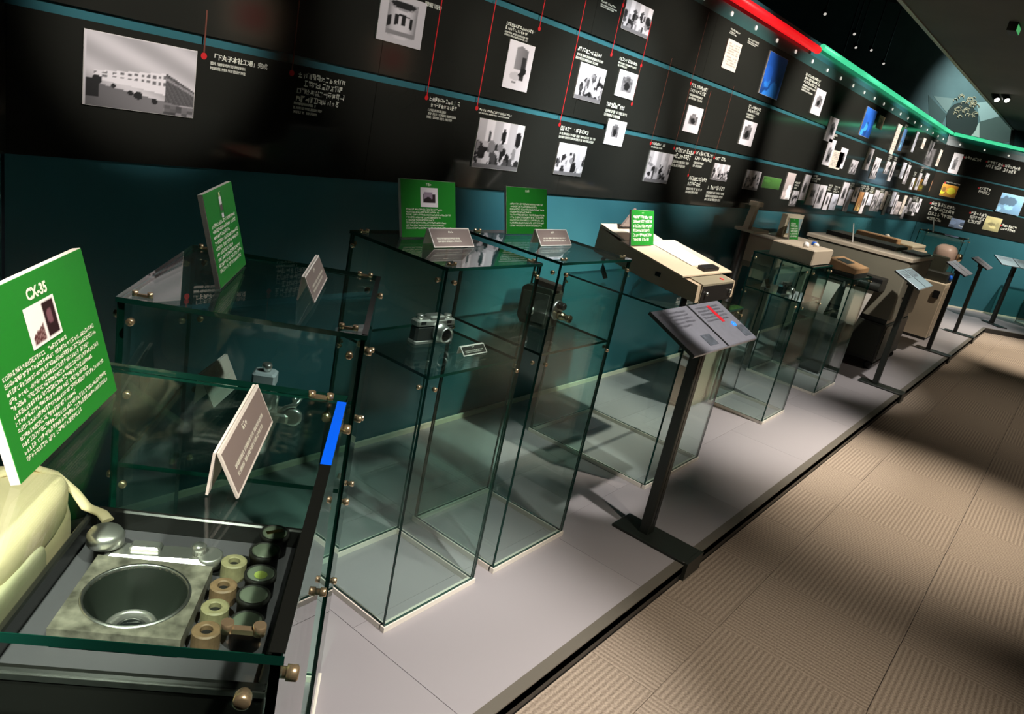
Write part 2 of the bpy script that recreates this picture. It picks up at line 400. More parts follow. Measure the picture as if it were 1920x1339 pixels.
# carpet floor of tiles, every second one turned
fl = struct('floor', MB().box(-4, 20, -7, 3.2, -.16, -.066), mat('subfloor', (.03, .025, .02), .9))
TX, TY = .4855, .488
me_tile = MB().box(-TX/2+.0005, TX/2-.0005, -TY/2+.0005, TY/2-.0005, -.006, 0).mesh('carpet_tile', CARPET)
me_cut0 = MB().box(-TX/2+.0005, TX/2-.0005, -TY/2+.0005, -.028, -.006, 0).mesh('carpet_tile', CARPET)
me_cut1 = MB().box(-TY/2+.0005, -.028, -TX/2+.0005, TX/2-.0005, -.006, 0).mesh('carpet_tile', CARPET)
ox, oy = 2.807+TX/2, .057+TY/2
for i in range(-5, 20):
    for j in range(-7, 2):
        x, y = ox+i*TX, oy+j*TY
        if x > 12.6: continue
        if y > .6:
            part('carpet_tile', me_cut0 if (i+j) % 2 == 0 else me_cut1, None, fl, (x, y, -.06), 0 if (i+j) % 2 == 0 else math.pi/2); continue
        part('carpet_tile', me_tile, None, fl, (x, y, -.06), 0 if (i+j) % 2 == 0 else math.pi/2)
# ceiling: soffit over the visitors, open black void over the history wall
ceil = struct('ceiling', MB().box(-4, 20, -7, 1.69, 2.7, 2.8), mat('ceiling_grey', srgb((.40, .40, .36)), .8, noise=(2, .1)))
part('soffit_edge', MB().box(-4, 20, 1.665, 1.692, 2.690, 2.6999).box(-4, 20, 1.6901, 1.70, 2.690, 2.8), mat('soffit_edge', srgb((.80, .79, .70)), .5), ceil)
struct('ceiling_void', MB().box(-4, 20, 1.69, 7, 4.0, 4.1), mat('void_black', (.006, .007, .006), .9))
struct('wall_back', MB().box(-4, 22, 7, 7.1, -.16, 4.1), MATS['void_black'])
struct('wall_right', MB().box(-4, 20, -7.1, -7, -.16, 2.8), mat('opposite_wall', srgb((.20, .21, .19)), .7))
struct('wall_near', MB().box(-4.1, -4, -7, 7, -.16, 4.1), MATS['void_black'])
struct('wall_end', MB().box(20, 20.1, -7, 7, -.16, 4.1), MATS['void_black'])
# history wall: teal back, three rows of black gloss panels with teal gaps, top band with glowing dots for reflections
ROWS = [(1.09, 1.424), (1.450, 1.786), (1.812, 2.150)]
def history_wall(name, pl, a0, a1, seams):
    L = link(name, MB().box(a0, a1, .012, .10, 0, 2.33).mesh(name, TEAL), None, pl.at(0, 0), pl.rot); L['kind'] = 'structure'
    for z0, z1 in ROWS:
        for s0, s1 in zip(seams, seams[1:]):
            part('wall_panel', MB().box(s0+.0008, s1-.0008, 0, .012, z0, z1), BLACKP, L)
    part('top_band', MB().box(a0, a1, 0, .012, 2.150, 2.222), mat('band_teal', srgb((.20, .33, .32)), .3), L)
    return L
WL = history_wall('wall_left', MAINW, .736, 12.03, [.736, 1.85, 3.05, 4.25, 5.45, 6.65, 7.85, 9.05, 10.25, 11.2, 12.03])
WF = history_wall('wall_far', FARW, 0, 5.2, [0, 1.2, 2.4, 3.6, 5.2])
WN = history_wall('wall_left_near', NEARW, -3, -.0, [-3, -1.8, -.9, 0])
GLOWR = mat('red_tube', (.5, .01, .015), .4, emit=srgb((.86, .06, .09)), estr=1.0)
GLOWG = mat('green_tube', (.05, .4, .25), .4, emit=srgb((.27, .82, .58)), estr=1.0)
def tube_strip(pl, wall, a0, a1, z, r, m, name): part(name, MB().lathe([(r, a0), (r, a1)], (0, -.03, z), 'x', 10, 0), m, wall)
tube_strip(MAINW, WL, 4.05, 5.90, 2.262, .028, GLOWR, 'red_light_tube')
tube_strip(MAINW, WL, 5.98, 12.0, 2.300, .020, GLOWG, 'green_light_tube')
tube_strip(FARW, WF, .05, 5.2, 2.300, .022, GLOWG, 'green_light_tube')
me_dot = MB().lathe([(.014, 0), (.013, .006), (.0, .007)], (0, 0, 0), '-y', 10).mesh('band_glint', mat('band_glint', (.8, .8, .75), .4, emit=(1, .93, .82), estr=.5))  # emissive dots stand in for reflections of ceiling downlights
for k in range(21): part('band_glint', me_dot, None, WL, (4.03+k*.383, 0, 2.187))
for k in range(11): part('band_glint', me_dot, None, WF, (.2+k*.383, 0, 2.187))
# ------------------------------------------------------------------ prints on the history wall
RED = mat('timeline_red', srgb((.80, .10, .12)), .5)
DIMRED = mat('timeline_brown', srgb((.42, .22, .16)), .5)
def caption(pl, wall, x0, y0, x1, y1, rows, ch_frac, seed, latin_rows=0, ragged=.3):
    a0, zt = pl.hit(x0, y0); a1, zb = pl.hit(x1, y1)
    h = max(zt-zb, .02); a1 = max(a1, a0+.02); zb = zt-h; ch = h/(rows*1.3+latin_rows*.85); rng = random.Random(seed)
    mb = glyphs(MB(), 0, a1-a0, h, rows, ch, rng, 1.3, ragged=ragged) if rows else MB()
    if latin_rows: glyphs(mb, 0, (a1-a0)*.92, h-rows*ch*1.3-.1*ch, latin_rows, max(ch*.62, .0045), rng, 1.35, latin=True, ragged=.5)
    part('caption', mb, LETTER, wall, (a0, -.0006, zb))
def marker(pl, wall, px, py, tx=None, ty=None, m=RED, r=.009):
    a, z = pl.hit(px, py)
    part('timeline_dot', MB().lathe([(r, 0), (r, .001)], (0, 0, 0), '-y', 12), RED, wall, (a, -.0002, z))
    if tx is not None:
        at, zt = pl.hit(tx, ty); zt = max(zt, z+.05)
        part('timeline_line', MB().box(-.0022, .0022, -.0008, 0, 0, zt-z), m, wall, (a, 0, z))
def photo(pl, quad, fn, label, group=None, name='wall_photo', nx=24, nz=24, border=0):
    P = [pl.hit(*q) for q in quad]                         # TL TR BR BL
    a0 = (P[0][0]+P[3][0])/2; a1 = (P[1][0]+P[2][0])/2; z1 = (P[0][1]+P[1][1])/2; z0 = (P[2][1]+P[3][1])/2
    return photo_at(pl, a0, a1, z0, z1, fn, label, group, name, nx, nz)
def photo_at(pl, a0, a1, z0, z1, fn, label, group=None, name='wall_photo', nx=24, nz=24):
    wd, ht = a1-a0, z1-z0
    t = thing(name, label, 'photograph', pl.at((a0+a1)/2, z0), pl.rot, group)
    part('mount', MB().box(-wd/2, wd/2, -.006, -.0002, 0, ht), WHITE, t)
    part('print', img_mesh('print', wd*.99, ht*.99, fn, nx, nz), None, t, (0, -.0065, ht*.005))
    return t
photo(MAINW, ((156, 54), (368, 94), (360, 218), (151, 198)), f_factory, 'large black and white photograph of a long white factory building', nx=90, nz=60)
photo(MAINW, ((712, -22), (799, 6), (785, 94), (705, 72)), f_lens, 'square photograph of a chunky camera lens on a pale ground', nx=44, nz=44)
photo(MAINW, ((900, 222), (984, 235), (966, 322), (880, 311)), f_crowd(4), 'black and white photograph of people gathered around a white table', nx=40, nz=40)
photo(MAINW, ((954, 74), (1003, 86), (984.5, 173), (939, 163)), f_cine, 'tall white photograph of a cine camera with two lenses', nx=30, nz=50)
photo(MAINW, ((1048, 265), (1099, 276), (1087, 331), (1035, 326)), f_crowd(11), 'photograph of a crowd before a white building, under a three line caption', nx=32, nz=32)
photo(MAINW, ((1087, 118), (1137, 129), (1122, 195), (1073.5, 183)), f_crowd(23), 'pale photograph of factory sheds, beside the small photograph of two objects', nx=32, nz=32)
photo(MAINW, ((1159, 131), (1196, 138), (1184, 188), (1151, 178)), f_item(5), 'small white photograph of two dark objects beside a red timeline', nx=24, nz=30)
photo(MAINW, ((1137, 222), (1174, 228.5), (1164, 275.6), (1132, 269)), f_item(8), 'small white photograph of a dark camera crossing the lower teal gap')
photo(MAINW, ((1171, 0), (1226, 13), (1211, 72), (1164, 54)), f_crowd(31), 'photograph of an audience seen from behind, above the upper teal gap', nx=32, nz=32)
photo(MAINW, ((1218, 282), (1262, 289), (1248, 346), (1205, 338)), f_crowd(37), 'grey photograph of a bright ceremony room near the panel foot', nx=28, nz=32)
photo(MAINW, ((1364, 74), (1391, 81), (1376, 136), (1350.6, 126)), f_doc(2), 'cream printed certificate on the top row of the wall')
photo(MAINW, ((1445, 97), (1477, 111), (1455, 188), (1419.5, 173)), f_tint((.16, .42, .85), 3), 'wide blue panel on the top row beside the cream certificate')
photo(MAINW, ((1287, 197), (1319, 203), (1305, 252), (1280, 245)), f_item(12), 'white photograph of a tall grey machine beside a brown timeline')
photo(MAINW, ((1394, 225), (1419.5, 230), (1406, 275.6), (1384, 269)), f_item(14), 'white photograph of a black camera with a strap')
photo(MAINW, ((1337, 306), (1369, 309), (1359, 343), (1333, 334)), f_crowd(41), 'pale photograph of a modern building, lower row')
photo(MAINW, ((1401, 319), (1426, 321), (1419, 358), (1391, 353)), f_crowd(43), 'small photograph of a street with a white sky, lower row')
photo(MAINW, ((1529, 165), (1549, 171), (1535, 218), (1519, 212)), f_item(17), 'narrow white photograph on the top row past the wide blue panel')
photo(MAINW, ((1556, 218), (1572, 223), (1559, 269), (1545, 262)), f_item(19), 'narrow white photograph of a pocket camera across the upper teal gap')
photo(MAINW, ((1623, 200), (1645, 207), (1628, 259), (1611, 254)), f_tint((.20, .48, .95), 9), 'bright blue panel on the top row farther along the wall')
photo(MAINW, ((1647, 215), (1659, 219), (1652, 243), (1645, 241)), f_tint((.75, .65, .5), 13), 'small tan print beside the bright blue panel')
photo(MAINW, ((1683, 232), (1690, 234), (1673, 291), (1666.5, 287)), f_doc(9), 'very tall narrow white sheet on the far stretch of wall')
photo(MAINW, ((1562, 282), (1581, 285), (1573, 319), (1552, 313)), f_doc(6), 'blank white sheet on the middle row')
photo(MAINW, ((1431, 329), (1465, 336), (1458, 357), (1426, 350)), f_tint((.30, .50, .22), 15), 'green and red print on the lower row')
rng = random.Random(7)
palette = [None]*9+[(.88, .88, .92), (.88, .88, .92), (.45, .65, .9), (.85, .62, .4), (.8, .74, .72)]
PNAME = {(.88, .88, .92): 'pale lilac', (.45, .65, .9): 'light blue', (.85, .62, .4): 'orange brown', (.8, .74, .72): 'pinkish grey'}
def scatter(pl, wall, a, end, z0, z1, gap, seed, label, group):
    r = random.Random(seed)
    while a < end:
        wd = r.uniform(.12, .25); ht = min(z1-z0-.02, r.uniform(.12, .24)); zb = r.uniform(z0+.01, z1-ht-.005)
        c = r.choice(palette); k = r.randrange(999)
        q = r.randrange(4); fn = f_tint(c, k) if c else (f_item(k), f_crowd(k), f_doc(k), f_item(k))[q]
        what = PNAME[c]+' small print' if c else ('small white photograph of a dark device', 'small grey photograph of people', 'small cream text sheet', 'small white photograph of a dark device')[q]
        photo_at(pl, a, a+wd, zb, zb+ht, fn, what+' '+label, group, nx=12, nz=12)
        if r.random() < .75:
            ch = .016; top = min(zb+ht+.075, z1)
            if top-(zb+ht) > .03:
                part('caption', glyphs(MB(), 0, wd*.95, 0, int((top-zb-ht)/ch/1.3), ch, r, 1.3, ragged=.5), LETTER, wall, (a, -.0006, top-.004))
        a += wd + r.uniform(*gap)
scatter(MAINW, WL, 6.15, 11.7, 1.10, 1.42, (.015, .06), 5, 'in the crowded bottom row of the history wall', 'small prints in the bottom row')
scatter(MAINW, WL, 6.9, 11.8, 1.46, 1.78, (.06, .35), 6, 'in the middle row of the history wall', 'small prints in the middle row')
scatter(MAINW, WL, 9.4, 11.8, 1.83, 2.13, (.3, .9), 8, 'in the top row near the wall corner', 'small prints in the top row')
# far angled wall
photo(FARW, ((1787.5, 286), (1806, 289), (1794, 328), (1777, 323)), f_item(51), 'white poster on the top row of the angled far wall')
photo(FARW, ((1768, 344), (1798, 350), (1789, 372), (1760, 366)), f_tint((.97, .68, .12), 5), 'yellow orange print on the middle row of the angled far wall')
photo(FARW, ((1726, 334), (1748, 338), (1742, 360), (1722, 355)), f_tint((.85, .55, .3), 6), 'brown orange print by the corner of the angled far wall')
photo(FARW, ((1738, 262), (1750, 265), (1736, 307), (1724, 303)), f_tint((.12, .42, .95), 7), 'vivid blue print by the corner of the angled far wall')
photo(FARW, ((1878, 360), (1920, 370), (1911, 406), (1867, 396)), f_tint((.62, .84, 1), 8), 'large light blue print on the angled far wall')
photo(FARW, ((1848, 404), (1878, 410), (1872, 436), (1842, 430)), f_tint((.92, .88, .62), 10), 'white and yellow print on the bottom row of the angled far wall')
photo(FARW, ((1782, 408), (1808, 413), (1804, 430), (1779, 425)), f_tint((.7, .8, .95), 21), 'white and blue print on the bottom row of the angled far wall')
for k, (a, b, c, d, rows) in enumerate(((1811, 292, 1840, 306, 1), (1853, 300, 1876, 322, 2), (1885, 308, 1908, 330, 2), (1838, 350, 1855, 368, 2),
                                       (1748, 378, 1778, 422, 4), (1822, 396, 1840, 424, 3), (1880, 420, 1904, 438, 2), (1775, 340, 1800, 348, 1))):
    caption(FARW, WF, a, b, c, d, rows, 1, 60+k); marker(FARW, WF, a-3, b+3, r=.014)
# captions and red timelines of the near stretch
a0, z0 = MAINW.hit(396, 99)
part('caption', text_mesh('「下丸子本社工場」完成', .0165, 'LEFT', .0004), None, WL, (a0, -.0008, z0-.014), rot=(math.pi/2, 0, 0))
mb = glyphs(MB(), 0, .150, 0, 2, .0085, random.Random(1), 1.5, latin=True, ragged=.3); part('caption', mb, LETTER, WL, (a0, -.0006, z0-.022))
caption(MAINW, WL, 560, 134, 640, 207, 4, 1, 2, 0); a0, z0 = MAINW.hit(551, 190)
part('caption', glyphs(MB(), 0, .11, 0, 3, .0085, random.Random(3), 1.5, latin=True, ragged=.4), LETTER, WL, (a0, -.0006, z0))
marker(MAINW, WL, 382, 105, 392, 20, DIMRED); marker(MAINW, WL, 547, 137, 560, 0, DIMRED)
for k, (px, py, tx, ty, m) in enumerate(((799.6, 183, 830, 0, RED), (893.8, 203, 931, 0, RED), (1011, 54, 1023, 0, RED), (1049, 233.6, 1100, 0, RED),
        (1146, 102.5, 1168, 10, RED), (1202, 123, 1222, 40, RED), (1184.5, 195, 1204, 110, DIMRED), (1168, 10, 1172, -10, RED), (1220, 269, 1262, 110, DIMRED),
        (1264, 278, 1296, 150, DIMRED), (1295, 156, 1325, 20, DIMRED), (1302, 286, 1330, 170, DIMRED), (1339, 296, 1372, 160, DIMRED), (1290, 329, 1293, 320, DIMRED))):
    marker(MAINW, WL, px, py, tx, ty, m)
for k, (a, b, c, d, rows, lat) in enumerate(((806, 181, 858, 232, 2, 3), (899, 203, 962, 224, 1, 1), (950, 40, 1000, 84, 2, 2), (1052, 236, 1120, 272, 1, 2),
        (1084, 86, 1138, 130, 1, 2), (1162, 106, 1195, 137, 1, 2), (1138, 190, 1176, 228, 1, 2), (1128, 0, 1158, 27, 1, 2), (1223, 266, 1246, 282, 1, 1),
        (1268, 276, 1292, 318, 2, 2), (1298, 156, 1320, 195, 2, 2), (1306, 283, 1332, 319, 2, 2), (1342, 293, 1360, 305, 1, 0), (1293, 330, 1316, 366, 2, 2),
        (1328, 347, 1356, 380, 1, 3), (1370, 52, 1389, 74, 1, 2), (1404, 70, 1422, 92, 1, 2), (1405, 196, 1420, 228, 2, 2), (1512, 136, 1530, 183, 3, 3),
        (798, 0, 838, 12, 0, 1))):
    caption(MAINW, WL, a, b, c, d, rows, 1, 20+k, lat)
# ------------------------------------------------------------------ mural behind the history wall
MUR = Plane((FARW.o.x+1.6*S2-2*S2, FARW.o.y+1.6*S2+2*S2), (S2, -S2))
def mural():
    L = link('wall_mural', MB().box(-1.6, 7, 0, .06, 1.8, 4.0).mesh('wall_mural', mat('mural_ground', srgb((.30, .40, .39)), .6, noise=(1.5, .25))), None, MUR.at(0, 0), MUR.rot)
    L['kind'] = 'structure'
    def pg(name, pts, col, off):
        mb = MB().prism([MUR.hit(*p) for p in pts], -off, 0, 'y'); part(name, mb, mat('mural_%d' % len(MATS), srgb(col), .6), L)
    pg('mural_facet', [(1830, 193), (1908, 184), (1895, 212), (1838, 228)], (.50, .60, .57), .004)
    pg('mural_facet', [(1836, 229), (1893, 213), (1906, 262), (1868, 270), (1836, 268)], (.26, .33, .30), .004)
    pg('mural_facet', [(1815, 258), (1836, 230), (1836, 270)], (.60, .68, .62), .006)
    pg('mural_facet', [(1740, 178), (1775, 215), (1760, 245), (1742, 225)], (.22, .30, .28), .004)
    pg('mural_facet', [(1750, 180), (1790, 185), (1775, 212)], (.40, .48, .45), .004)
    pg('mural_facet', [(1908, 184), (1935, 188), (1935, 290), (1900, 280)], (.35, .55, .56), .004)
    pg('mural_disc', [(1803+30*math.cos(a*.2618), 226+34*math.sin(a*.2618)) for a in range(24)], (.13, .18, .16), .010)
    r = random.Random(3); mb = MB()
    for k in range(34):                                    # gilt scroll ornament on the disc
        px, py = 1803+r.uniform(-14, 27)+.2*k*0, 180+r.uniform(0, 40); a, z = MUR.hit(px, py); s = r.uniform(.02, .05)
        mb.tube([(a+s*math.cos(t*.8), -.016, z+s*.8*math.sin(t*.8)) for t in range(6)], .006, 5)
    part('mural_scroll', mb, mat('gilt', srgb((.62, .60, .48)), .5), L)
mural()
# ------------------------------------------------------------------ ceiling spotlights in view
LAMPW = mat('lamp_face', (1, 1, 1), .3, emit=(1, .95, .9), estr=6)
LAMPD = mat('lamp_face_dim', (.6, .6, .55), .3, emit=(1, .93, .84), estr=.5)
def track_spot(px, py, z, top, face, label, group=None, k=1):
    p = onz(px, py, z); t = thing('track_spotlight', label, 'spotlight', p, 0, group)
    part('lamp_housing', MB().lathe([(.03*k, 0), (.038*k, -.02*k), (.038*k, -.11*k), (.025*k, -.12*k)], (0, 0, .02), '-y', 14), BLACK, t, rot=(math.radians(40), 0, math.radians(-50)))
    part('lamp_lens', MB().lathe([(.028*k, .0), (.02*k, .006), (0, .008)], (0, 0, .02), '-y', 14), face, t, rot=(math.radians(40), 0, math.radians(-50)))
    part('hanger', MB().box(-.006, .006, -.006, .006, .05, top-p.z), BLACK, t)
for q in ((1545, 30), (1600, 67), (1603, 92), (1632, 97), (1655, 122)):
    track_spot(*q, 2.85, 4.0, LAMPD, 'small black spotlight hanging in the dark void above the history wall', 'spotlights in the void', .55)
for q in ((1867, 190), (1886, 191)):
    track_spot(*q, 2.62, 2.7, LAMPW, 'glowing white spotlight under the ceiling before the mural', 'glowing spotlights')
track_spot(1575, 119, 2.52, 4.0, LAMPW, 'glowing white spotlight hanging close above the green light tube')
p = onz(1903, 48, 2.69); t = thing('exit_lamp', 'small green glowing lamp box on the dark ceiling', 'lamp', p)
part('lamp_body', MB().box(-.09, .09, -.03, .03, -.05, .009), DARKG, t)
part('lamp_glow', MB().box(-.08, .08, -.034, -.03, -.045, -.005), mat('exit_glow', (.1, .4, .2), .4, emit=srgb((.35, .75, .45)), estr=.6), t)
# ================================================================== GLASS CASES
GT = .008
CLIPM = mat('clip_metal', srgb((.86, .77, .62)), .25, .85)
me_clip = MB().lathe([(.0, -.012), (.0045, -.0118), (.0062, -.0105), (.0062, -.003), (.0045, -.003), (.0045, 0)], (0, 0, 0), 'y', 12).mesh('clip', CLIPM)
me_bar = MB().box(-.013, .013, -.0025, .0025, -.004, .0).lathe([(.0045, 0), (.0045, .008)], (-.011, 0, -.004), 'z', 10).lathe([(.0045, 0), (.0045, .008)], (.011, 0, -.004), 'z', 10).mesh('clamp', CLIPM)
def pane(L, H, parent, loc, rot, name='glass_pane'):       # sheet in local XZ, thickness along y
    mb = MB().box(0, L, 0, GT, 0, H); mb.m = [1, 1, 0, 1, 0, 1]
    return part(name, mb, [GLASS, EDGE], parent, loc, rot=rot)
def glass_case(label, x0, x1, y0, y1, H, shelves, rz=0, org=None, clips=(), clamps=True):
    w, d = x1-x0, y1-y0
    o = org or Vector(((x0+x1)/2, (y0+y1)/2, 0))
    t = thing('glass_case', label, 'display case', o, rz)
    a, b = w/2, d/2
    rim = MB()
    for q in ((-a-.004, a+.004, -b-.004, -b+.016), (-a-.004, a+.004, b-.012, b+.004), (-a-.004, -a+.012, -b+.012, b-.012), (a-.012, a+.004, -b+.012, b-.012)): rim.box(*q, .0005, .018)
    part('base_frame', rim, RIM, t)
    hz = H-GT-.0182
    pane(w, hz, t, (-a, -b, .0181), None)                  # front
    pane(w, hz, t, (-a, b-GT, .0181), None)                # back
    pane(d-2*GT-.001, hz, t, (-a+GT, -b+GT+.0005, .0181), (0, 0, math.pi/2))
    pane(d-2*GT-.001, hz, t, (a, -b+GT+.0005, .0181), (0, 0, math.pi/2))
    mb = MB().box(-a-.002, a+.002, -b-.002, b+.002, H-GT, H); mb.m = [0, 0, 1, 1, 1, 1]
    part('glass_top', mb, [GLASS, EDGE], t)
    for z in shelves:
        mb = MB().box(-a+GT+.001, a-GT-.001, -b+GT+.001, b-GT-.001, z-GT, z); mb.m = [0, 0, 1, 1, 1, 1]
        part('shelf', mb, [GLASS, EDGE], t)
    for z in list(shelves)+[H-.035]+[c for c in clips if c < H-.1]:
        zz = z-.03 if z in shelves else z
        for sx in (-1, 1):
            part('clip', me_clip, None, t, (sx*(a-.022), -b, zz)); part('clip', me_clip, None, t, (sx*(a-.022), b, zz), math.pi)
            part('clip', me_clip, None, t, (sx*a, -b+.022, zz), sx*math.pi/2); part('clip', me_clip, None, t, (sx*a, b-.022, zz), sx*math.pi/2)
    for sx in (-1, 1) if clamps else ():
        for sy in (-1, 1): part('clamp', me_bar, None, t, (sx*(a-.03), sy*(b-.018), H+.004), 0)
    return t
CASE0 = glass_case('glass case turned askew, holding the black instrument kit and cream bag', -.46, -.035, .438, .905, 1.049, [.80], -math.pi/4, uvw((.438+.905)/2, (-.46-.035)/2), (.55,))
CASE1 = glass_case('glass case turned askew with a chrome instrument on its shelf', -.40, -.028, 1.162, 1.565, 1.049, [.765], -math.pi/4, uvw((1.162+1.565)/2, (-.40-.028)/2), (.894, .5717))
PANE_DARK = mat('dark_pane_edge', (.008, .009, .008), .15)  # dark view down into the pane edge, painted as strips on top
part('edge_strip', MB().box(.2030, .2143, -.233, .045, 1.0491, 1.0497), PANE_DARK, CASE0)
part('edge_strip', MB().box(.2030, .2143, .0452, .2128, 1.0491, 1.0497), mat('blue_reflection', srgb((.03, .38, 1)), .2), CASE0, label='painted blue reflection')  # blue reflection on the glass edge, painted as a coloured strip
part('edge_strip', MB().box(.1785, .1878, -.20, .20, 1.0491, 1.0497), PANE_DARK, CASE1)
CASE2 = glass_case('narrow glass case with a black and chrome camera on its shelf', 1.334, 1.716, 1.160, 1.515, 1.049, [.765])
CASE3 = glass_case('narrow glass case with a dark cine camera on its shelf', 1.812, 2.214, 1.157, 1.53, 1.049, [.765])
CASE4 = glass_case('low wide glass case carrying the beige sloping scanner', 2.857, 3.405, 1.157, 1.80, .79, [], clamps=False)
CASE5 = glass_case('glass case with a small camera inside and a flat beige unit on top', 4.30, 4.68, 1.157, 1.50, .95, [.745], clamps=False)
CASE6 = glass_case('low glass case with a tan topped calculator on it', 5.32, 5.82, 1.157, 1.65, .83, [], clamps=False)
CASE7 = glass_case('far glass case on the platform before the angled end', 10.45, 10.95, 1.25, 1.75, 1.049, [.6])
# ------------------------------------------------------------------ green text boards and tent labels
LEAN = math.radians(15)
def board(label, loc, rz, W=.212, Hh=.156, title=None, pic=None, picbox=None, rows=8, text=(.1, .5), seed=1, group=None, prop=True):
    t = thing('text_board', label, 'sign', loc, rz, group); rng = random.Random(seed)
    fb = part('foam_board', MB().box(-W/2, W/2, 0, .008, 0, Hh), WHITE, t, (0, 0, .0026), rot=(-LEAN, 0, 0))
    part('green_face', MB().box(-W/2+.0005, W/2-.0005, -.0006, 0, .0006, Hh-.0004), GREEN, fb)
    tb = Hh*text[1]; bt = Hh*text[0]; lh = (tb-bt)/rows; cc = lh/1.5
    part('lettering', glyphs(MB(), -W/2*.84, W/2*.84, tb, rows, cc, rng, 1.5, ragged=.4), LETTER, fb, (0, -.0009, 0))
    if title:
        part('title', text_mesh(title, .0140, 'CENTER', .0006), None, fb, (0, -.0009, Hh*.905-.008), rot=(math.pi/2, 0, 0))
    else:
        part('title', glyphs(MB(), -.012, .012, Hh*.95, 1, .008, rng), LETTER, fb, (0, -.0009, 0))
    if pic:
        x0, x1, z0, z1 = picbox
        part('picture', img_mesh('picture', x1-x0, z1-z0, pic, 24, 20), None, fb, ((x0+x1)/2, -.0010, z0))
    if prop: part('prop', MB().prism([(.0125, .0006), (.055, .0006), (.055, .003), (.0285, .055), (.0265, .055)], -.012, .012, 'x'), ACRYL, t)
    return t
def pic_pair(s, t):
    c = (.95, .92, .92)
    if .56 < s < .93 and .08 < t < .92: c = (.16, .07, .09) if ((s-.74)/.09)**2+((t-.55)/.2)**2 > 1 else (.45, .3, .34)
    if .10 < s < .48 and .08 < t < .28+.5*(s-.10): c = (.30, .12, .12) if (int(s*30)+int(t*20)) % 3 else (.6, .5, .5)
    return c
def pic_cam(s, t):
    c = (.93, .9, .92)
    if .15 < s < .85 and .2 < t < .7: c = (.15, .1, .12)
    if .2 < s < .7 and t > .55-.6*abs(s-.45) and t < .8: c = (.62, .55, .62)
    return c
def pic_fig(s, t):
    c = (.13, .45, .16)
    if .25 < s < .75 and .25 < t < .85: c = (.90, .86, .88) if t > .5 else (.35, .25, .3)
    if .4 < s < .62 and t >= .85: c = (.85, .85, .6)
    if .3 < s < .75 and t < .2: c = (.85, .82, .85)
    return c
ZT = 1.0492
board('large green text board with two pictures and the title CX-35', uvw((.609+.823)/2, -.280, ZT), math.pi/4, .214, .160, 'CX-35', pic_pair, (-.032, .026, .094, .132), 12, (.06, .56), 1)
board('green text board on the askew case, small portrait picture at its top', uvw((1.279+1.470)/2, -.279, ZT), math.pi/4, .192, .156, None, pic_fig, (-.018, .014, .105, .148), 9, (.12, .66), 2)
board('green text board with a square camera picture', Vector((1.546, 1.432, ZT)), 0, .216, .154, None, pic_cam, (-.034, .034, .082, .134), 8, (.13, .50), 3)
board('green text board without a picture', Vector((2.05, 1.470, ZT)), 0, .225, .150, None, None, None, 9, (.14, .66), 4)
def tent(label, loc, rz, W, Hh=.05, D=.022, seed=1, m=TAUPE, rows=2):
    t = thing('tent_label', label, 'label', loc, rz); a = math.atan2(D, Hh); Ls = math.hypot(D, Hh)
    a = math.atan2(1.7*D, Hh); Ls = math.hypot(1.7*D, Hh)
    for s, n in ((-1, 'front_leaf'), (1, 'back_leaf')):
        mb = MB().box(-W/2, W/2, -.0012, .0012, 0, Ls if s < 0 else Hh)
        lf = part(n, mb, WHITE, t, (0, s*D+s*.0014, .0012), rot=((-a, 0, 0) if s < 0 else (math.atan2(.3*D, Hh), 0, 0)))
        if s < 0:
            part('print_sheet', MB().box(-W/2+.003, W/2-.003, -.0004, 0, .003, Ls-.003), m, lf, (0, -.0013, 0))
            g = glyphs(MB(), -W*.06, W*.06, Ls*.86, 1, Ls*.13, random.Random(seed)); glyphs(g, -W*.38, W*.38, Ls*.5, rows, Ls*.09, random.Random(seed+1), 1.7, latin=True)
            part('lettering', g, LETTER, lf, (0, -.0019, 0))
    return t
tent('taupe tent label beside the large green text board', uvw((.63+.797)/2, -.121, ZT), math.pi/4, .168, .043, .012, 5)
tent('taupe tent label on the other askew case', uvw((1.289+1.473)/2, -.141, ZT), math.pi/4, .182, .043, .013, 6)
tent('taupe tent label before the green board with a camera picture', Vector((1.54, 1.352, ZT)), 0, .160, .044, .020, 7)
tent('taupe tent label before the green board without a picture', Vector((2.02, 1.348, ZT)), 0, .172, .044, .020, 8)
tent('grey card standing on the shelf beside the chrome instrument', uvw(1.49, -.315, .7654), math.pi/4-.15, .13, .065, .018, 9, PAPER)
tent('small card on the shelf before the black and chrome camera', Vector((1.60, 1.25, .7654)), 0, .10, .022, .012, 10, DARKG)
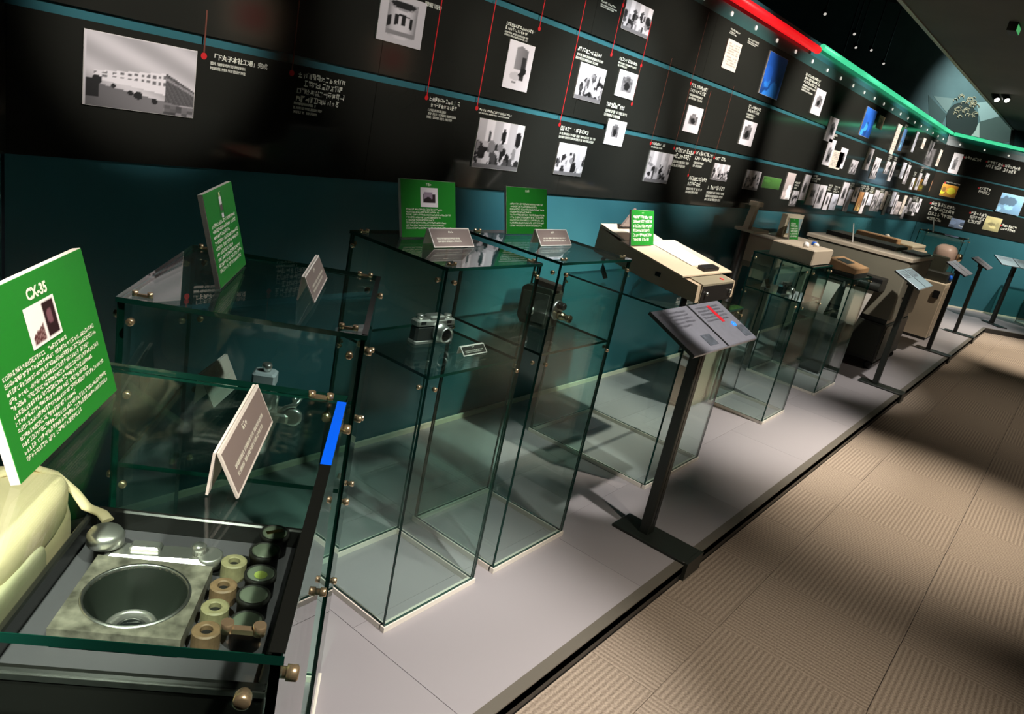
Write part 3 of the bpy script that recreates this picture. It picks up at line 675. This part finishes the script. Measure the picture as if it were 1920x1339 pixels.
# ================================================================== THINGS IN THE NEAREST CASE
KV0, KV1, KU0, KU1 = -.303, -.056, .566, .832
kc = uvw((KU0+KU1)/2, (KV0+KV1)/2, .8004); ka, kb = (KV1-KV0)/2, (KU1-KU0)/2; KR = -math.pi/4
kit = thing('instrument_kit', 'open black instrument case on the shelf with a grey insert', 'case', kc, KR)
mb = MB().rbox(-ka, ka, -kb, -kb+.008, 0, .098, .002).rbox(-ka, ka, kb-.008, kb, 0, .098, .002).rbox(-ka, -ka+.008, -kb+.008, kb-.008, 0, .098, .002).rbox(ka-.008, ka, -kb+.008, kb-.008, 0, .098, .002).box(-ka+.008, ka-.008, -kb+.008, kb-.008, 0, .006)
part('shell', mb, mat('kit_black', (.014, .014, .013), .22), kit)
INS = .074
part('insert', MB().box(-ka+.0085, -.262-(KV0+KV1)/2, -kb+.0085, kb-.0085, .0062, INS).box(-.147-(KV0+KV1)/2, ka-.0085, -kb+.0085, kb-.0085, .0062, INS)
     .box(-.262-(KV0+KV1)/2, -.147-(KV0+KV1)/2, .742-(KU0+KU1)/2, kb-.0085, .0062, INS).box(-.262-(KV0+KV1)/2, -.147-(KV0+KV1)/2, -kb+.0085, .622-(KU0+KU1)/2, .0062, INS),
     mat('insert_grey', srgb((.30, .29, .31)), .7), kit)
part('rim_trim', MB().box(ka, ka+.002, -kb, kb, .088, .094).box(-ka, ka, -kb-.002, -kb, .088, .094), STEEL, kit)
def K(u, v, z): return uvw(u, v, z)
zi = .8004+INS+.0006
# square plate with a round opening and a lens below
pl = thing('lens_plate', 'square mottled metal plate with a wide round opening', 'lens mount', K(.682, -.2045, zi), KR)
mb = MB(); n = 48; R0, hs = .048, .0595
ring = [(R0*math.cos(2*math.pi*k/n), R0*math.sin(2*math.pi*k/n)) for k in range(n)]
sq = []
for k in range(n):
    a = 2*math.pi*k/n; c, s = math.cos(a), math.sin(a); q = hs/max(abs(c), abs(s)); sq.append((q*c, q*s))
for z in (0, .020):
    for P in (ring, sq): mb.v += [(x, y, z) for x, y in P]
for k in range(n):
    j = (k+1) % n
    mb.face([2*n+k, 2*n+j, 3*n+j, 3*n+k]); mb.face([n+k, n+j, j, k]); mb.face([n+j, n+k, 3*n+k, 3*n+j]); mb.face([k, j, 2*n+j, 2*n+k])
part('plate', mb, mat('mottled_plate', srgb((.52, .50, .45)), .42, .4, noise=(70, .55)), pl)
part('opening_rim', MB().lathe([(.0480, .018), (.0480, .0215), (.0500, .0225), (.0515, .0205)], n=40, cap=False), STEEL, pl)
part('bowl', MB().lathe([(.0478, .018), (.044, -.01), (.032, -.045), (.022, -.055), (.0, -.056)], n=40, cap=False), mat('bowl_dark', srgb((.16, .18, .16)), .35), pl)
part('lens_ring', MB().lathe([(.013, -.050), (.013, -.020), (.024, -.016), (.0245, -.006), (.021, -.003), (.018, -.006), (.017, -.014)], (0, -.014, 0), n=36, cap=False), SHINY, pl)
part('lens', MB().lathe([(.0172, -.013), (.014, -.008), (.008, -.005), (.0, -.004)], (0, -.014, 0), n=28, cap=False), mat('lens_glass', (.01, .012, .012), .03, spec=1), pl)
# aluminium arm with knobs
ar = thing('winding_arm', 'polished aluminium arm with a round knob, lying across the kit', 'instrument part', K(.762, -.210, zi+.006), KR+.06)
part('arm', MB().rbox(-.052, .058, -.015, .015, 0, .012, .004).lathe([(.015, 0), (.015, .012), (.013, .013)], (.055, 0, 0)), SHINY, ar)
part('dial_knob', MB().lathe([(.013, .0), (.019, .004), (.019, .014), (.016, .019), (.0, .020)], (-.054, .004, .012)), SHINY, ar)
part('stud', MB().lathe([(.007, 0), (.007, .008), (.008, .010), (.005, .013), (0, .0135)], (.044, 0, .012), n=16), SHINY, ar)
part('shutter_bump', MB().rbox(-.028, .004, -.004, .012, .0121, .017, .002), SHINY, ar)
# canisters and spools
LIDG = mat('smoky_lid', srgb((.46, .49, .43)), .15, spec=.8)
SPOOL = mat('spool_olive', srgb((.56, .53, .40)), .5, noise=(120, .2))
SPOOL2 = mat('spool_brown', srgb((.50, .40, .30)), .5, noise=(120, .2))
me_can = MB().lathe([(.0155, 0), (.0155, .022), (.0172, .022), (.0172, .028), (.015, .0285), (.0145, .0265), (0, .0265)], n=26).mesh('canister_body', LEATHERB)
me_lid = MB().lathe([(.0143, .0268), (.0143, .0282), (.012, .029), (.0, .0292)], n=26).mesh('lid', LIDG)
me_spl = MB().lathe([(.0062, .010), (.0062, .0200), (.0075, .0208), (.0120, .0208), (.0138, .0195), (.0138, 0)], n=24, smooth=False)
spins = ['farthest in', 'second', 'third', 'fourth', 'last']
cans = [(.808, -.0915, 'film canister with a gold label under its lid'), (.770, -.0955, 'film canister with a plain smoky lid, next to the gold labelled one'),
        (.727, -.092, 'film canister with a yellow green patch on its lid'), (.690, -.092, 'film canister with a smoky lid next to the patched one'), (.648, -.090, 'film canister with a shiny lid at the kit corner')]
for k, (u, v, lb) in enumerate(cans):
    t = thing('film_canister', lb, 'canister', K(u, v, zi), KR, 'film canisters in the kit')
    part('canister_body', me_can, None, t); lid = part('lid', me_lid, None, t)
    if k == 0: part('sticker', MB().box(-.010, .010, -.003, .003, .0293, .0297), mat('gold', (.75, .52, .2), .25, 1), t, rz=.5)
    if k == 2: part('sticker', MB().lathe([(.007, .0293), (.007, .0297)], (.001, -.005, 0), n=14), mat('lime', srgb((.66, .72, .36)), .5), t)
for k, (u, v, m, lb) in enumerate(((.755, -.1255, SPOOL, 'olive film spool with notches beside the arm'), (.711, -.1265, SPOOL2, 'brown mottled film spool between two others'),
                                   (.675, -.1262, SPOOL, 'pale ringed film spool with a wide hole'), (.640, -.1258, SPOOL2, 'brown film spool at the kit front'))):
    t = thing('film_spool', lb, 'spool', K(u, v, zi), KR, 'film spools in the kit')
    part('spool', me_spl.mesh('spool', m), None, t); part('core_hole', MB().lathe([(.006, .011), (.006, .0150)], n=14), BLACK, t)
part('empty_well', MB().lathe([(.014, INS), (.014, INS+.0008)], (-.122-(KV0+KV1)/2, .782-(KU0+KU1)/2, 0), n=20), BLACK, kit)
part('empty_well', MB().lathe([(.012, INS), (.012, INS+.0008)], (-.142-(KV0+KV1)/2, .765-(KU0+KU1)/2, 0), n=20), BLACK, kit)
# cream leather bag with strap
def blob(mb, c, r, e=.55, n=28, k=16, dent=0, seed=0):
    rr = random.Random(seed); ph = [rr.uniform(0, 6) for _ in range(4)]
    def sp(x): return math.copysign(abs(x)**e, x)
    b = len(mb.v)
    for i in range(k+1):
        th = -math.pi/2+math.pi*i/k
        for j in range(n):
            f = 2*math.pi*j/n; x, y, z = sp(math.cos(th))*sp(math.cos(f)), sp(math.cos(th))*sp(math.sin(f)), sp(math.sin(th))
            q = 1+dent*(math.sin(3*f+ph[0]+2*th)+.6*math.sin(5*f+ph[1]-3*th))
            mb.v.append((c[0]+r[0]*x*q, c[1]+r[1]*y*q, c[2]+r[2]*z*q))
    for i in range(k):
        for j in range(n): mb.face([b+i*n+j, b+i*n+(j+1) % n, b+(i+1)*n+(j+1) % n, b+(i+1)*n+j], 0, True)
    return mb
bag = thing('leather_bag', 'soft cream leather bag beside the black instrument case', 'bag', K(.70, -.378, .8004), KR)
part('bag_body', blob(MB(), (0, 0, .066), (.064, .155, .064), .6, 36, 20, .012, 2), CREAM, bag)
part('flap', blob(MB(), (.004, .02, .118), (.062, .115, .034), .6, 32, 14, .01, 5), CREAM, bag)
part('front_patch', blob(MB(), (.060, -.035, .07), (.010, .070, .046), .4, 24, 12, 0, 1), mat('grey_cream', srgb((.74, .71, .58)), .7, noise=(14, .1)), bag)
part('strap', MB().tube([(-.01, .08, .150), (.015, .105, .155), (.04, .118, .140), (.058, .122, .118), (.075, .112, .106), (.096, .100, .108), (.106, .090, .106)], .007, 8, flat=.4), CREAM, bag)
# ------------------------------------------------------------------ chrome instrument in the second askew case
ch = thing('chrome_instrument', 'shiny chrome instrument with stacked fittings on the glass shelf', 'instrument', uvw(1.42, -.200, .7654), -math.pi/4)
part('base', MB().rbox(-.045, .04, -.022, .022, 0, .018, .004), SHINY, ch)
part('barrel', MB().lathe([(.022, 0), (.024, .01), (.024, .034), (.018, .04), (.018, .052), (.0, .053)], (-.012, 0, .018)), SHINY, ch)
part('head', MB().rbox(-.036, .008, -.020, .020, .071, .096, .004), mat('head_grey', srgb((.72, .76, .78)), .3), ch)
part('eyepiece', MB().lathe([(.008, 0), (.010, .012), (.008, .016)], (-.012, 0, .096), n=16), SHINY, ch)
part('lever', MB().tube([(.02, -.01, .018), (.034, -.018, .034), (.052, -.012, .040), (.060, .0, .052)], .004), SHINY, ch)
part('ring_mount', MB().lathe([(.014, 0), (.018, .003), (.018, .012), (.013, .014)], (.048, -.004, .012), '-y'), SHINY, ch)
for s in (-1, 1): part('stud', MB().lathe([(.005, 0), (.005, .02), (.007, .022), (0, .026)], (.028+.018*s, .012, .018), n=12), SHINY, ch)
# ------------------------------------------------------------------ cameras in the next cases
def still_camera(label, loc, rz, sc=1.0):
    t = thing('still_camera', label, 'camera', loc, rz); s = sc
    part('body', MB().rbox(-.068*s, .068*s, -.017*s, .017*s, .010*s, .052*s, .006*s), LEATHERB, t)
    part('base_plate', MB().rbox(-.069*s, .069*s, -.018*s, .018*s, 0, .0098*s, .003*s), SHINY, t)
    part('top_plate', MB().rbox(-.069*s, .069*s, -.018*s, .018*s, .0522*s, .070*s, .005*s).rbox(-.024*s, .030*s, -.0175*s, .0175*s, .0702*s, .080*s, .004*s), SHINY, t)
    part('lens_barrel', MB().lathe([(.027*s, 0), (.027*s, .012*s), (.023*s, .013*s), (.024*s, .034*s), (.022*s, .038*s), (.019*s, .038*s), (.017*s, .030*s)], (.012*s, -.017*s, .034*s), '-y', 28), SHINY, t)
    part('lens', MB().lathe([(.0185*s, .0300*s), (.018*s, .0335*s), (.010*s, .036*s), (0, .0365*s)], (.012*s, -.017*s, .034*s), '-y', 24), mat('lens_dark', (.006, .006, .007), .04, spec=.8), t)
    part('winder', MB().lathe([(.011*s, 0), (.011*s, .008*s), (.009*s, .0095*s), (0, .01*s)], (.050*s, 0, .0702*s), n=18), SHINY, t)
    part('rewind_knob', MB().lathe([(.010*s, 0), (.010*s, .011*s), (.008*s, .013*s), (0, .0132*s)], (-.050*s, 0, .0702*s), n=18), SHINY, t)
    part('finder_window', MB().box(-.058*s, -.040*s, -.0188*s, -.0182*s, .057*s, .066*s).box(.036*s, .052*s, -.0188*s, -.0182*s, .057*s, .066*s), BLACK, t)
    return t
still_camera('black and chrome rangefinder camera on the glass shelf', Vector((1.553, 1.372, .7654)), -.12, 1.0)
still_camera('small chrome camera with a black body seen in a distant case', Vector((4.40, 1.30, .7454)), -.1, .9)
cc = thing('cine_camera', 'dark upright cine camera with two protruding lenses', 'camera', Vector((2.065, 1.372, .7654)), .05)
part('body', MB().prism([(-.062, .012), (-.045, 0), (.045, 0), (.062, .02), (.062, .118), (.045, .132), (-.05, .138), (-.062, .125)], -.03, .03, 'x'), OLIVE, cc)
part('side_cover', MB().prism([(-.05, .02), (.045, .012), (.052, .11), (-.05, .12)], -.034, -.0302, 'x'), mat('cine_side', srgb((.27, .28, .25)), .4), cc)
part('finder', MB().rbox(-.020, .012, -.066, .03, .1385, .158, .004), mat('finder_brown', srgb((.23, .19, .17)), .5), cc)
part('turret', MB().lathe([(.034, 0), (.034, .008), (.030, .010)], (.006, -.062, .072), '-y', 28), STEEL, cc)
part('lens', MB().lathe([(.014, 0), (.014, .02), (.011, .022), (.011, .04), (.013, .042), (.013, .05), (.010, .046), (0, .045)], (.010, -.072, .056), '-y', 20), BRASS, cc)
part('lens', MB().lathe([(.012, 0), (.012, .02), (.010, .024), (0, .022)], (.004, -.072, .090), '-y', 18), BLACK, cc)
part('wind_key', MB().lathe([(.016, 0), (.016, -.004), (0, -.005)], (-.034, .01, .05), 'x', 18), STEEL, cc)
part('foot', MB().box(-.02, .02, -.03, .03, -.0003, .0005), BLACK, cc)
# ================================================================== SLOPING SCANNER ON CASE 4
sc = thing('sloping_scanner', 'beige desktop scanner sloping towards the aisle on curved legs', 'machine', (3.13, 1.46, .7904))
# side profile (y, z) relative to 1.46, .79
body = [(-.26, .042), (-.255, .115), (.12, .185), (.262, .232), (.266, .118), (.0, .072)]
part('body', MB().prism(body, -.20, .20, 'x'), BEIGE, sc)
part('front_box', MB().prism([(-.262, .036), (-.262, .118), (-.10, .150), (-.10, .05)], -.165, .17, 'x'), BEIGE2, sc)
part('front_panel', MB().box(-.160, .165, -.2645, -.2622, .040, .110), BLACK, sc)
for x in (-.12, .13): part('panel_knob', MB().lathe([(.008, 0), (.008, .01), (0, .011)], (x, -.2646, .078), '-y', 14), STEEL, sc)
part('tray', MB().prism([(-.20, .135), (-.20, .141), (.12, .205), (.12, .199)], -.245, .275, 'x'), mat('tray_cream', srgb((.80, .74, .65)), .45), sc)
part('tray', MB().prism([(.02, .150), (.02, .156), (.16, .186), (.16, .180)], .276, .36, 'x'), MATS['tray_cream'], sc)
part('rear_deck', MB().prism([(.125, .2), (.125, .206), (.262, .245), (.262, .2325)], -.20, .16, 'x'), MATS['tray_cream'], sc)
part('paper', MB().prism([(-.13, .1565), (-.13, .158), (.03, .190), (.09, .202), (.09, .2005), (.03, .1885)], -.02, .18, 'x'), PAPER, sc)
part('paper_clamp', MB().prism([(-.185, .146), (-.185, .160), (-.15, .167), (-.15, .153)], -.005, .150, 'x'), BLACK, sc)
part('red_button', MB().lathe([(.010, 0), (.010, .006), (0, .007)], (.085, -.235, .120), n=14), REDP, sc)
part('rocker_switch', MB().box(-.2012, -.2001, -.08, -.055, .10, .118), BLACK, sc)
for x in (-.17, .17):
    part('leg', MB().tube([(x, .2, .13), (x, .225, .09), (x, .215, .05), (x, .19, .012)], .011), POSTM, sc)
    part('front_foot', MB().lathe([(.014, 0), (.014, .042)], (x, -.2, 0), n=12), BLACK, sc)
part('rear_stand', MB().prism([(-.11, .2462), (.035, .2462), (-.02, .33)], .205, .215, 'y'), mat('brown_card', srgb((.47, .41, .38)), .6), sc)
board('bright green label card in wide stripes, standing on the beige scanner', Vector((2.975, 1.52, .9865)), 0, .205, .150, None, None, None, 6, (.08, .85), 12, None, False)
# ================================================================== LECTERNS
def lectern(label, x, y, rz=0, light=False, extra=False):
    t = thing('lectern', label, 'lectern', (x, y, 0), rz, 'reading lecterns on the platform edge')
    part('foot_plate', MB().rbox(-.07, .07, -.20, .115, .0004, .012, .003), POSTM, t)
    part('foot_hook', MB().box(-.07, .07, -.215, -.2005, -.0595, .012), POSTM, t)
    part('post', MB().rbox(-.026, .026, -.02, .02, .0122, .825, .003), POSTM, t)
    part('post_slot', MB().box(-.004, .004, -.0212, -.0201, .05, .80), BLACK, t)
    rx = math.radians(24.6)
    pn = part('reading_panel', MB().rbox(-.276, .276, -.105, .105, -.006, .006, .003), PANELM if not light else mat('panel_pale', srgb((.66, .74, .76)), .2), t, (0, 0, .850), rot=(rx, 0, 0))
    part('bracket', MB().rbox(-.05, .05, -.03, .03, .800, .838, .003), BLACK, t)
    part('panel_edge', MB().box(-.278, -.2761, -.105, .105, -.0062, .0055), POSTM, t, (0, 0, .850), rot=(rx, 0, 0))
    part('divider', MB().box(-.006, .006, -.104, .104, .0061, .0072), BLACK, pn)
    rg = random.Random(int(x*10)); g = MB()
    for x0 in (-.25, .03):
        glyphs(g, x0, x0+.20, .085, 5, .009, rg, 1.8)
    g.v = [(a, c, .0066) for a, b, c in g.v]
    part('lettering', g, mat('panel_text', srgb((.40, .40, .43)), .5), pn)
    if extra:
        part('blue_glint', MB().lathe([(.013, 0), (.012, .003), (0, .006)], (.205, -.02, .0062), n=16), mat('glint_glow', (.02, .1, .5), .2, emit=srgb((.15, .45, 1)), estr=1.6), pn)  # glowing disc stands in for a blue reflection on the panel
        part('red_title', MB().box(.135, .160, .0, .085, .0062, .0070), REDP, pn)
        part('dark_picture', MB().box(-.12, -.05, -.085, -.035, .0062, .0070), mat('dark_pic', srgb((.36, .38, .41)), .4, noise=(60, .4)), pn)
        part('dark_picture', MB().box(.20, .265, -.085, -.03, .0062, .0070), MATS['dark_pic'], pn)
    return t
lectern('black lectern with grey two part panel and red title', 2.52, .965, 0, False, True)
lectern('black lectern with a pale blue panel before the big copier', 6.26, .965, 0, True)
lectern('black lectern before the tall cream cabinet', 8.51, .965)
lectern('black lectern before the far glass case', 10.25, .965)
p5 = Vector((12.094, .769)); lectern('black lectern on the angled far end of the platform', p5.x, p5.y, -math.pi/4, True)
# ================================================================== FARTHER EXHIBITS
t = thing('upright_screen', 'cream upright screen on the platform behind the lectern with red title', 'screen', (4.176, 1.537, 0))
part('sheet', MB().box(-.165, .165, -.012, .012, .003, .56), mat('pedestal_cream', srgb((.80, .74, .64)), .55), t)
part('side_rail', MB().box(.1652, .185, -.014, .014, .003, .57), RIM, t)
for x in (-.14, .14): part('foot', MB().box(x-.02, x+.02, -.014, .10, .0005, .0028), STEEL, t)
t = thing('flat_unit', 'flat beige electronic unit on top of the glass case', 'machine', (4.49, 1.31, .9504))
part('housing', MB().rbox(-.18, .18, -.135, .11, .004, .086, .006), BEIGE, t); part('vent_base', MB().box(-.17, .17, -.125, .10, 0, .0039), BLACK, t)
for k, (x, m) in enumerate(((-.12, WHITE), (-.02, WHITE), (.07, WHITE), (.13, BLUEP))): part('cap', MB().lathe([(.016, 0), (.016, .012), (.010, .02), (0, .021)], (x, -.06+.03*(k % 2), .0862), n=14), m, t)
tent('beige card beside the small chrome camera', Vector((4.44, 1.42, .7454)), 0, .07, .05, .015, 31, BEIGE)
t = thing('calculator', 'calculator with a tan top and dark base on the low glass case', 'machine', (5.53, 1.27, .8304))
part('base', MB().rbox(-.19, .17, -.10, .09, 0, .03, .004), DARKG, t); part('top', MB().prism([(-.10, .0302), (.09, .0302), (.09, .095), (-.10, .062)], -.19, .17, 'x'), TAN, t)
part('display', MB().prism([(-.02, .0765), (.06, .0905), (.06, .0925), (-.02, .0785)], -.11, .07, 'x'), BLACK, t)
t = thing('tent_label', 'dark tent label seen end on beside the tan topped calculator', 'label', (5.56, 1.46, .8304), math.pi/2)
part('leaf', MB().prism([(-.05, 0), (.05, 0), (0, .13)], -.004, .004, 'y'), BLACK, t); part('back_leaf', MB().prism([(-.05, 0), (.05, 0), (0, .13)], .03, .034, 'y'), DARKG, t)
# big copier with paper output
cp = thing('copier', 'big grey beige copier on a dark cabinet with wheels', 'copier', (7.15, 1.50, 0))
part('body', MB().rbox(-.49, .45, -.41, .42, .44, .925, .01), BEIGE2, cp)
part('top_deck', MB().rbox(-.50, .46, -.42, .43, .926, .955, .006), MATS['tray_cream'], cp)
part('document_cover', MB().rbox(-.10, .40, -.20, .38, .9555, .985, .006), BEIGE2, cp)
part('cover_edge', MB().box(-.12, -.101, -.20, .38, .9555, .99), BLACK, cp)
part('control_panel', MB().rbox(-.06, .38, -.40, -.24, .9555, .972, .004), mat('control_grey', srgb((.45, .42, .42)), .4, noise=(30, .3)), cp)
cab = part('cabinet', MB().rbox(-.47, .42, -.40, .05, .075, .40, .008), DARKG, cp)
part('cabinet_door', MB().rbox(-.44, -.05, -.4055, -.4005, .10, .38, .002), OLIVE, cab)
part('side_panel', MB().box(-.4745, -.4705, -.38, .03, .10, .38), OLIVE, cab)
part('waist', MB().box(-.46, .41, -.39, .40, .4002, .4398), BLACK, cp)
for x in (-.42, .37):
    for y in (-.36, 0): part('caster', MB().lathe([(.02, -.018), (.036, -.015), (.036, .015), (.02, .018)], (x, y, .0365), 'x', 18), BLACK, cp)
part('handle', MB().tube([(-.30, -.41, .62), (-.30, -.44, .62), (-.12, -.44, .62), (-.12, -.41, .62)], .010), BLACK, cp)
part('output_unit', MB().rbox(-.70, -.4905, -.30, .20, .66, .76, .006), BLACK, cp)
part('output_roller', MB().lathe([(.03, -.30), (.03, .20)], (-.72, 0, .70), 'y', 16), DARKG, cp)
def hang(y0, y1, z1, z0, bow):
    mb = MB(); N = 8
    for i in range(N+1):
        s = i/N; z = z1+(z0-z1)*s; x = -.715-bow*math.sin(s*2.2)
        mb.v += [(x, y0+.05*s, z), (x, y1-.02*s, z), (x-.002, y0+.05*s, z), (x-.002, y1-.02*s, z)]
    for i in range(N):
        a = i*4; mb.face([a, a+1, a+5, a+4], 0, True); mb.face([a+2, a+6, a+7, a+3], 0, True)
    return mb
part('paper_sheet', hang(-.02, .17, .66, .38, .06), PAPER, cp); part('paper_sheet', hang(-.27, -.06, .66, .36, .03), PAPER, cp)
part('gear', MB().lathe([(.02, 0), (.035, .004), (.035, .02), (.015, .024)], (-.705, -.03, .66), '-y', 16), STEEL, cp)
t = thing('dark_cabinet', 'low dark cabinet standing beside the paper output of the copier', 'cabinet', (6.10, 1.47, 0))
part('body', MB().rbox(-.16, .16, -.16, .16, .03, .40, .006), DARKG, t); part('plinth', MB().box(-.15, .15, -.15, .15, .0005, .0298), BLACK, t)
part('door', MB().rbox(-.14, .14, -.1645, -.1605, .05, .38, .002), OLIVE, t)
t = thing('copy_table', 'beige machine on a stand against the wall, with a glazed front', 'machine', (5.85, 1.86, 0))
part('table', MB().rbox(-.42, .42, -.16, .16, .70, .74, .004), BEIGE2, t)
for x in (-.38, .38):
    for y in (-.13, .13): part('leg', MB().box(x-.02, x+.02, y-.02, y+.02, .0005, .6998), BEIGE2, t)
part('housing', MB().rbox(-.42, .42, -.15, .15, .7402, .93, .006), BEIGE, t)
part('glazed_frame', MB().box(.02, .42, .02, .06, .9302, 1.10).box(.06, .20, .015, .0199, .95, 1.08, 0), mat('frame_cream', srgb((.72, .68, .58)), .5), t)
part('window', MB().box(.07, .19, .010, .0148, .96, 1.07).box(.25, .39, .014, .0198, .96, 1.07), mat('pane_grey', srgb((.55, .65, .65)), .1), t)
board('green text board on the beige machine with a glazed front', Vector((5.80, 1.76, .931)), 0, .20, .16, None, None, None, 6, (.1, .8), 14)
board('narrow green text board on the copier top', Vector((6.86, 1.60, .9556)), .25, .17, .15, None, None, None, 6, (.1, .8), 15)
t = thing('copy_stand', 'beige copy stand with an upright column on a round table', 'copy stand', (4.98, 1.83, 0))
part('pillar', MB().lathe([(.10, .0005), (.10, .03), (.03, .05), (.03, .98)], n=20), DARKG, t)
part('table', MB().rbox(-.04, .24, -.07, .07, .9805, 1.0, .004), BEIGE, t)
part('column', MB().prism([(-.03, 1.0002), (.03, 1.0002), (.06, 1.15), (.01, 1.15)], -.02, .02, 'y'), BEIGE, t); part('head', MB().rbox(-.01, .10, -.03, .03, 1.1502, 1.18, .004), BEIGE, t)
# second machine and tall cabinet
t = thing('long_copier', 'long cream machine with layered top behind the big copier', 'machine', (8.62, 1.62, 0))
part('stand', MB().box(-.35, .35, -.22, .28, .0005, .70), DARKG, t); part('body', MB().rbox(-.42, .45, -.25, .32, .7002, .90, .01), BEIGE, t)
part('lid', MB().rbox(-.25, .45, -.22, .30, .9002, .955, .008), mat('frame_cream', srgb((.72, .68, .58)), .5), t); part('end_block', MB().rbox(-.42, -.26, -.1, .3, .9002, .99, .008), TAN, t)
part('seam', MB().box(-.24, .4505, -.2205, .3005, .922, .928), BLACK, t); part('dial', MB().lathe([(.02, 0), (.025, .03), (0, .04)], (.05, .1, .9552), n=16), WHITE, t)
t = thing('cream_cabinet', 'tall cream cabinet with panelled doors under a round headed instrument', 'cabinet', (9.32, 1.29, 0))
part('carcass', MB().rbox(-.30, .30, -.21, .21, .03, .62, .006), MATS['pedestal_cream'], t)
for k in range(3): part('door', MB().rbox(-.28+k*.19, -.10+k*.19, -.2145, -.2105, .06, .59, .002), BEIGE, t)
part('plinth', MB().box(-.29, .29, -.2, .2, .0005, .0298), DARKG, t); part('black_latch', MB().box(-.312, -.3005, -.18, -.12, .46, .54), BLACK, t)
t = thing('eye_instrument', 'dark instrument with a pinkish rounded head on the cream cabinet', 'instrument', (9.32, 1.25, .6205))
part('base', MB().rbox(-.22, .12, -.15, .15, 0, .10, .01), DARKG, t); part('arm', MB().rbox(-.10, 0, -.08, .08, .1002, .26, .01), OLIVE, t)
part('head', blob(MB(), (.10, 0, .27), (.15, .11, .11), .7, 24, 14), mat('pinkish_cream', srgb((.72, .62, .56)), .45), t); part('eyepiece', MB().lathe([(.04, 0), (.045, .03), (.03, .05), (0, .052)], (.12, -.115, .27), '-y', 18), BRASS, t)
part('blue_knob', MB().lathe([(.03, 0), (.03, .02), (0, .03)], (-.12, -.151, .06), '-y', 16), BLUEP, t)
t = thing('small_projector', 'small cream projector standing inside the far glass case', 'projector', (10.7, 1.5, .6005))
part('body', MB().rbox(-.14, .14, -.1, .1, 0, .16, .01), BEIGE, t); part('lens', MB().lathe([(.05, 0), (.05, .06), (.04, .065), (0, .06)], (0, -.1, .09), '-y', 18), STEEL, t)
board('green text board on the far glass case', Vector((10.62, 1.62, ZT)), .2, .20, .16, None, None, None, 6, (.1, .8), 16)
pb = FARW.at(2.35, 0, .55)
glass_case('long glass case before the angled far wall', -.55, .55, -.22, .22, .95, [.35], FARW.rot, Vector((pb.x, pb.y, 0)), clamps=False)
board('bright green text board on the long glass case', Vector((pb.x-.05, pb.y+.05, .9505)), -.6, .21, .16, None, None, None, 6, (.1, .8), 17)
# ------------------------------------------------------------------ framed pictures on the opposite wall
OPP = [(7.23, 1.90), (10.2, 1.80)]
for k, (x, z) in enumerate(OPP):
    t = thing('framed_picture', ('pale framed picture with a red centre on the opposite wall', 'small pale framed picture on the opposite wall')[k], 'picture', (x, -6.995, z-.3), 0)
    part('frame', MB().box(-.45, .45, 0, .03, 0, .7), mat('pale_frame', srgb((.75, .72, .62)), .5), t); part('picture', MB().box(-.27, .27, .0301, .034, .16, .54), REDP, t)
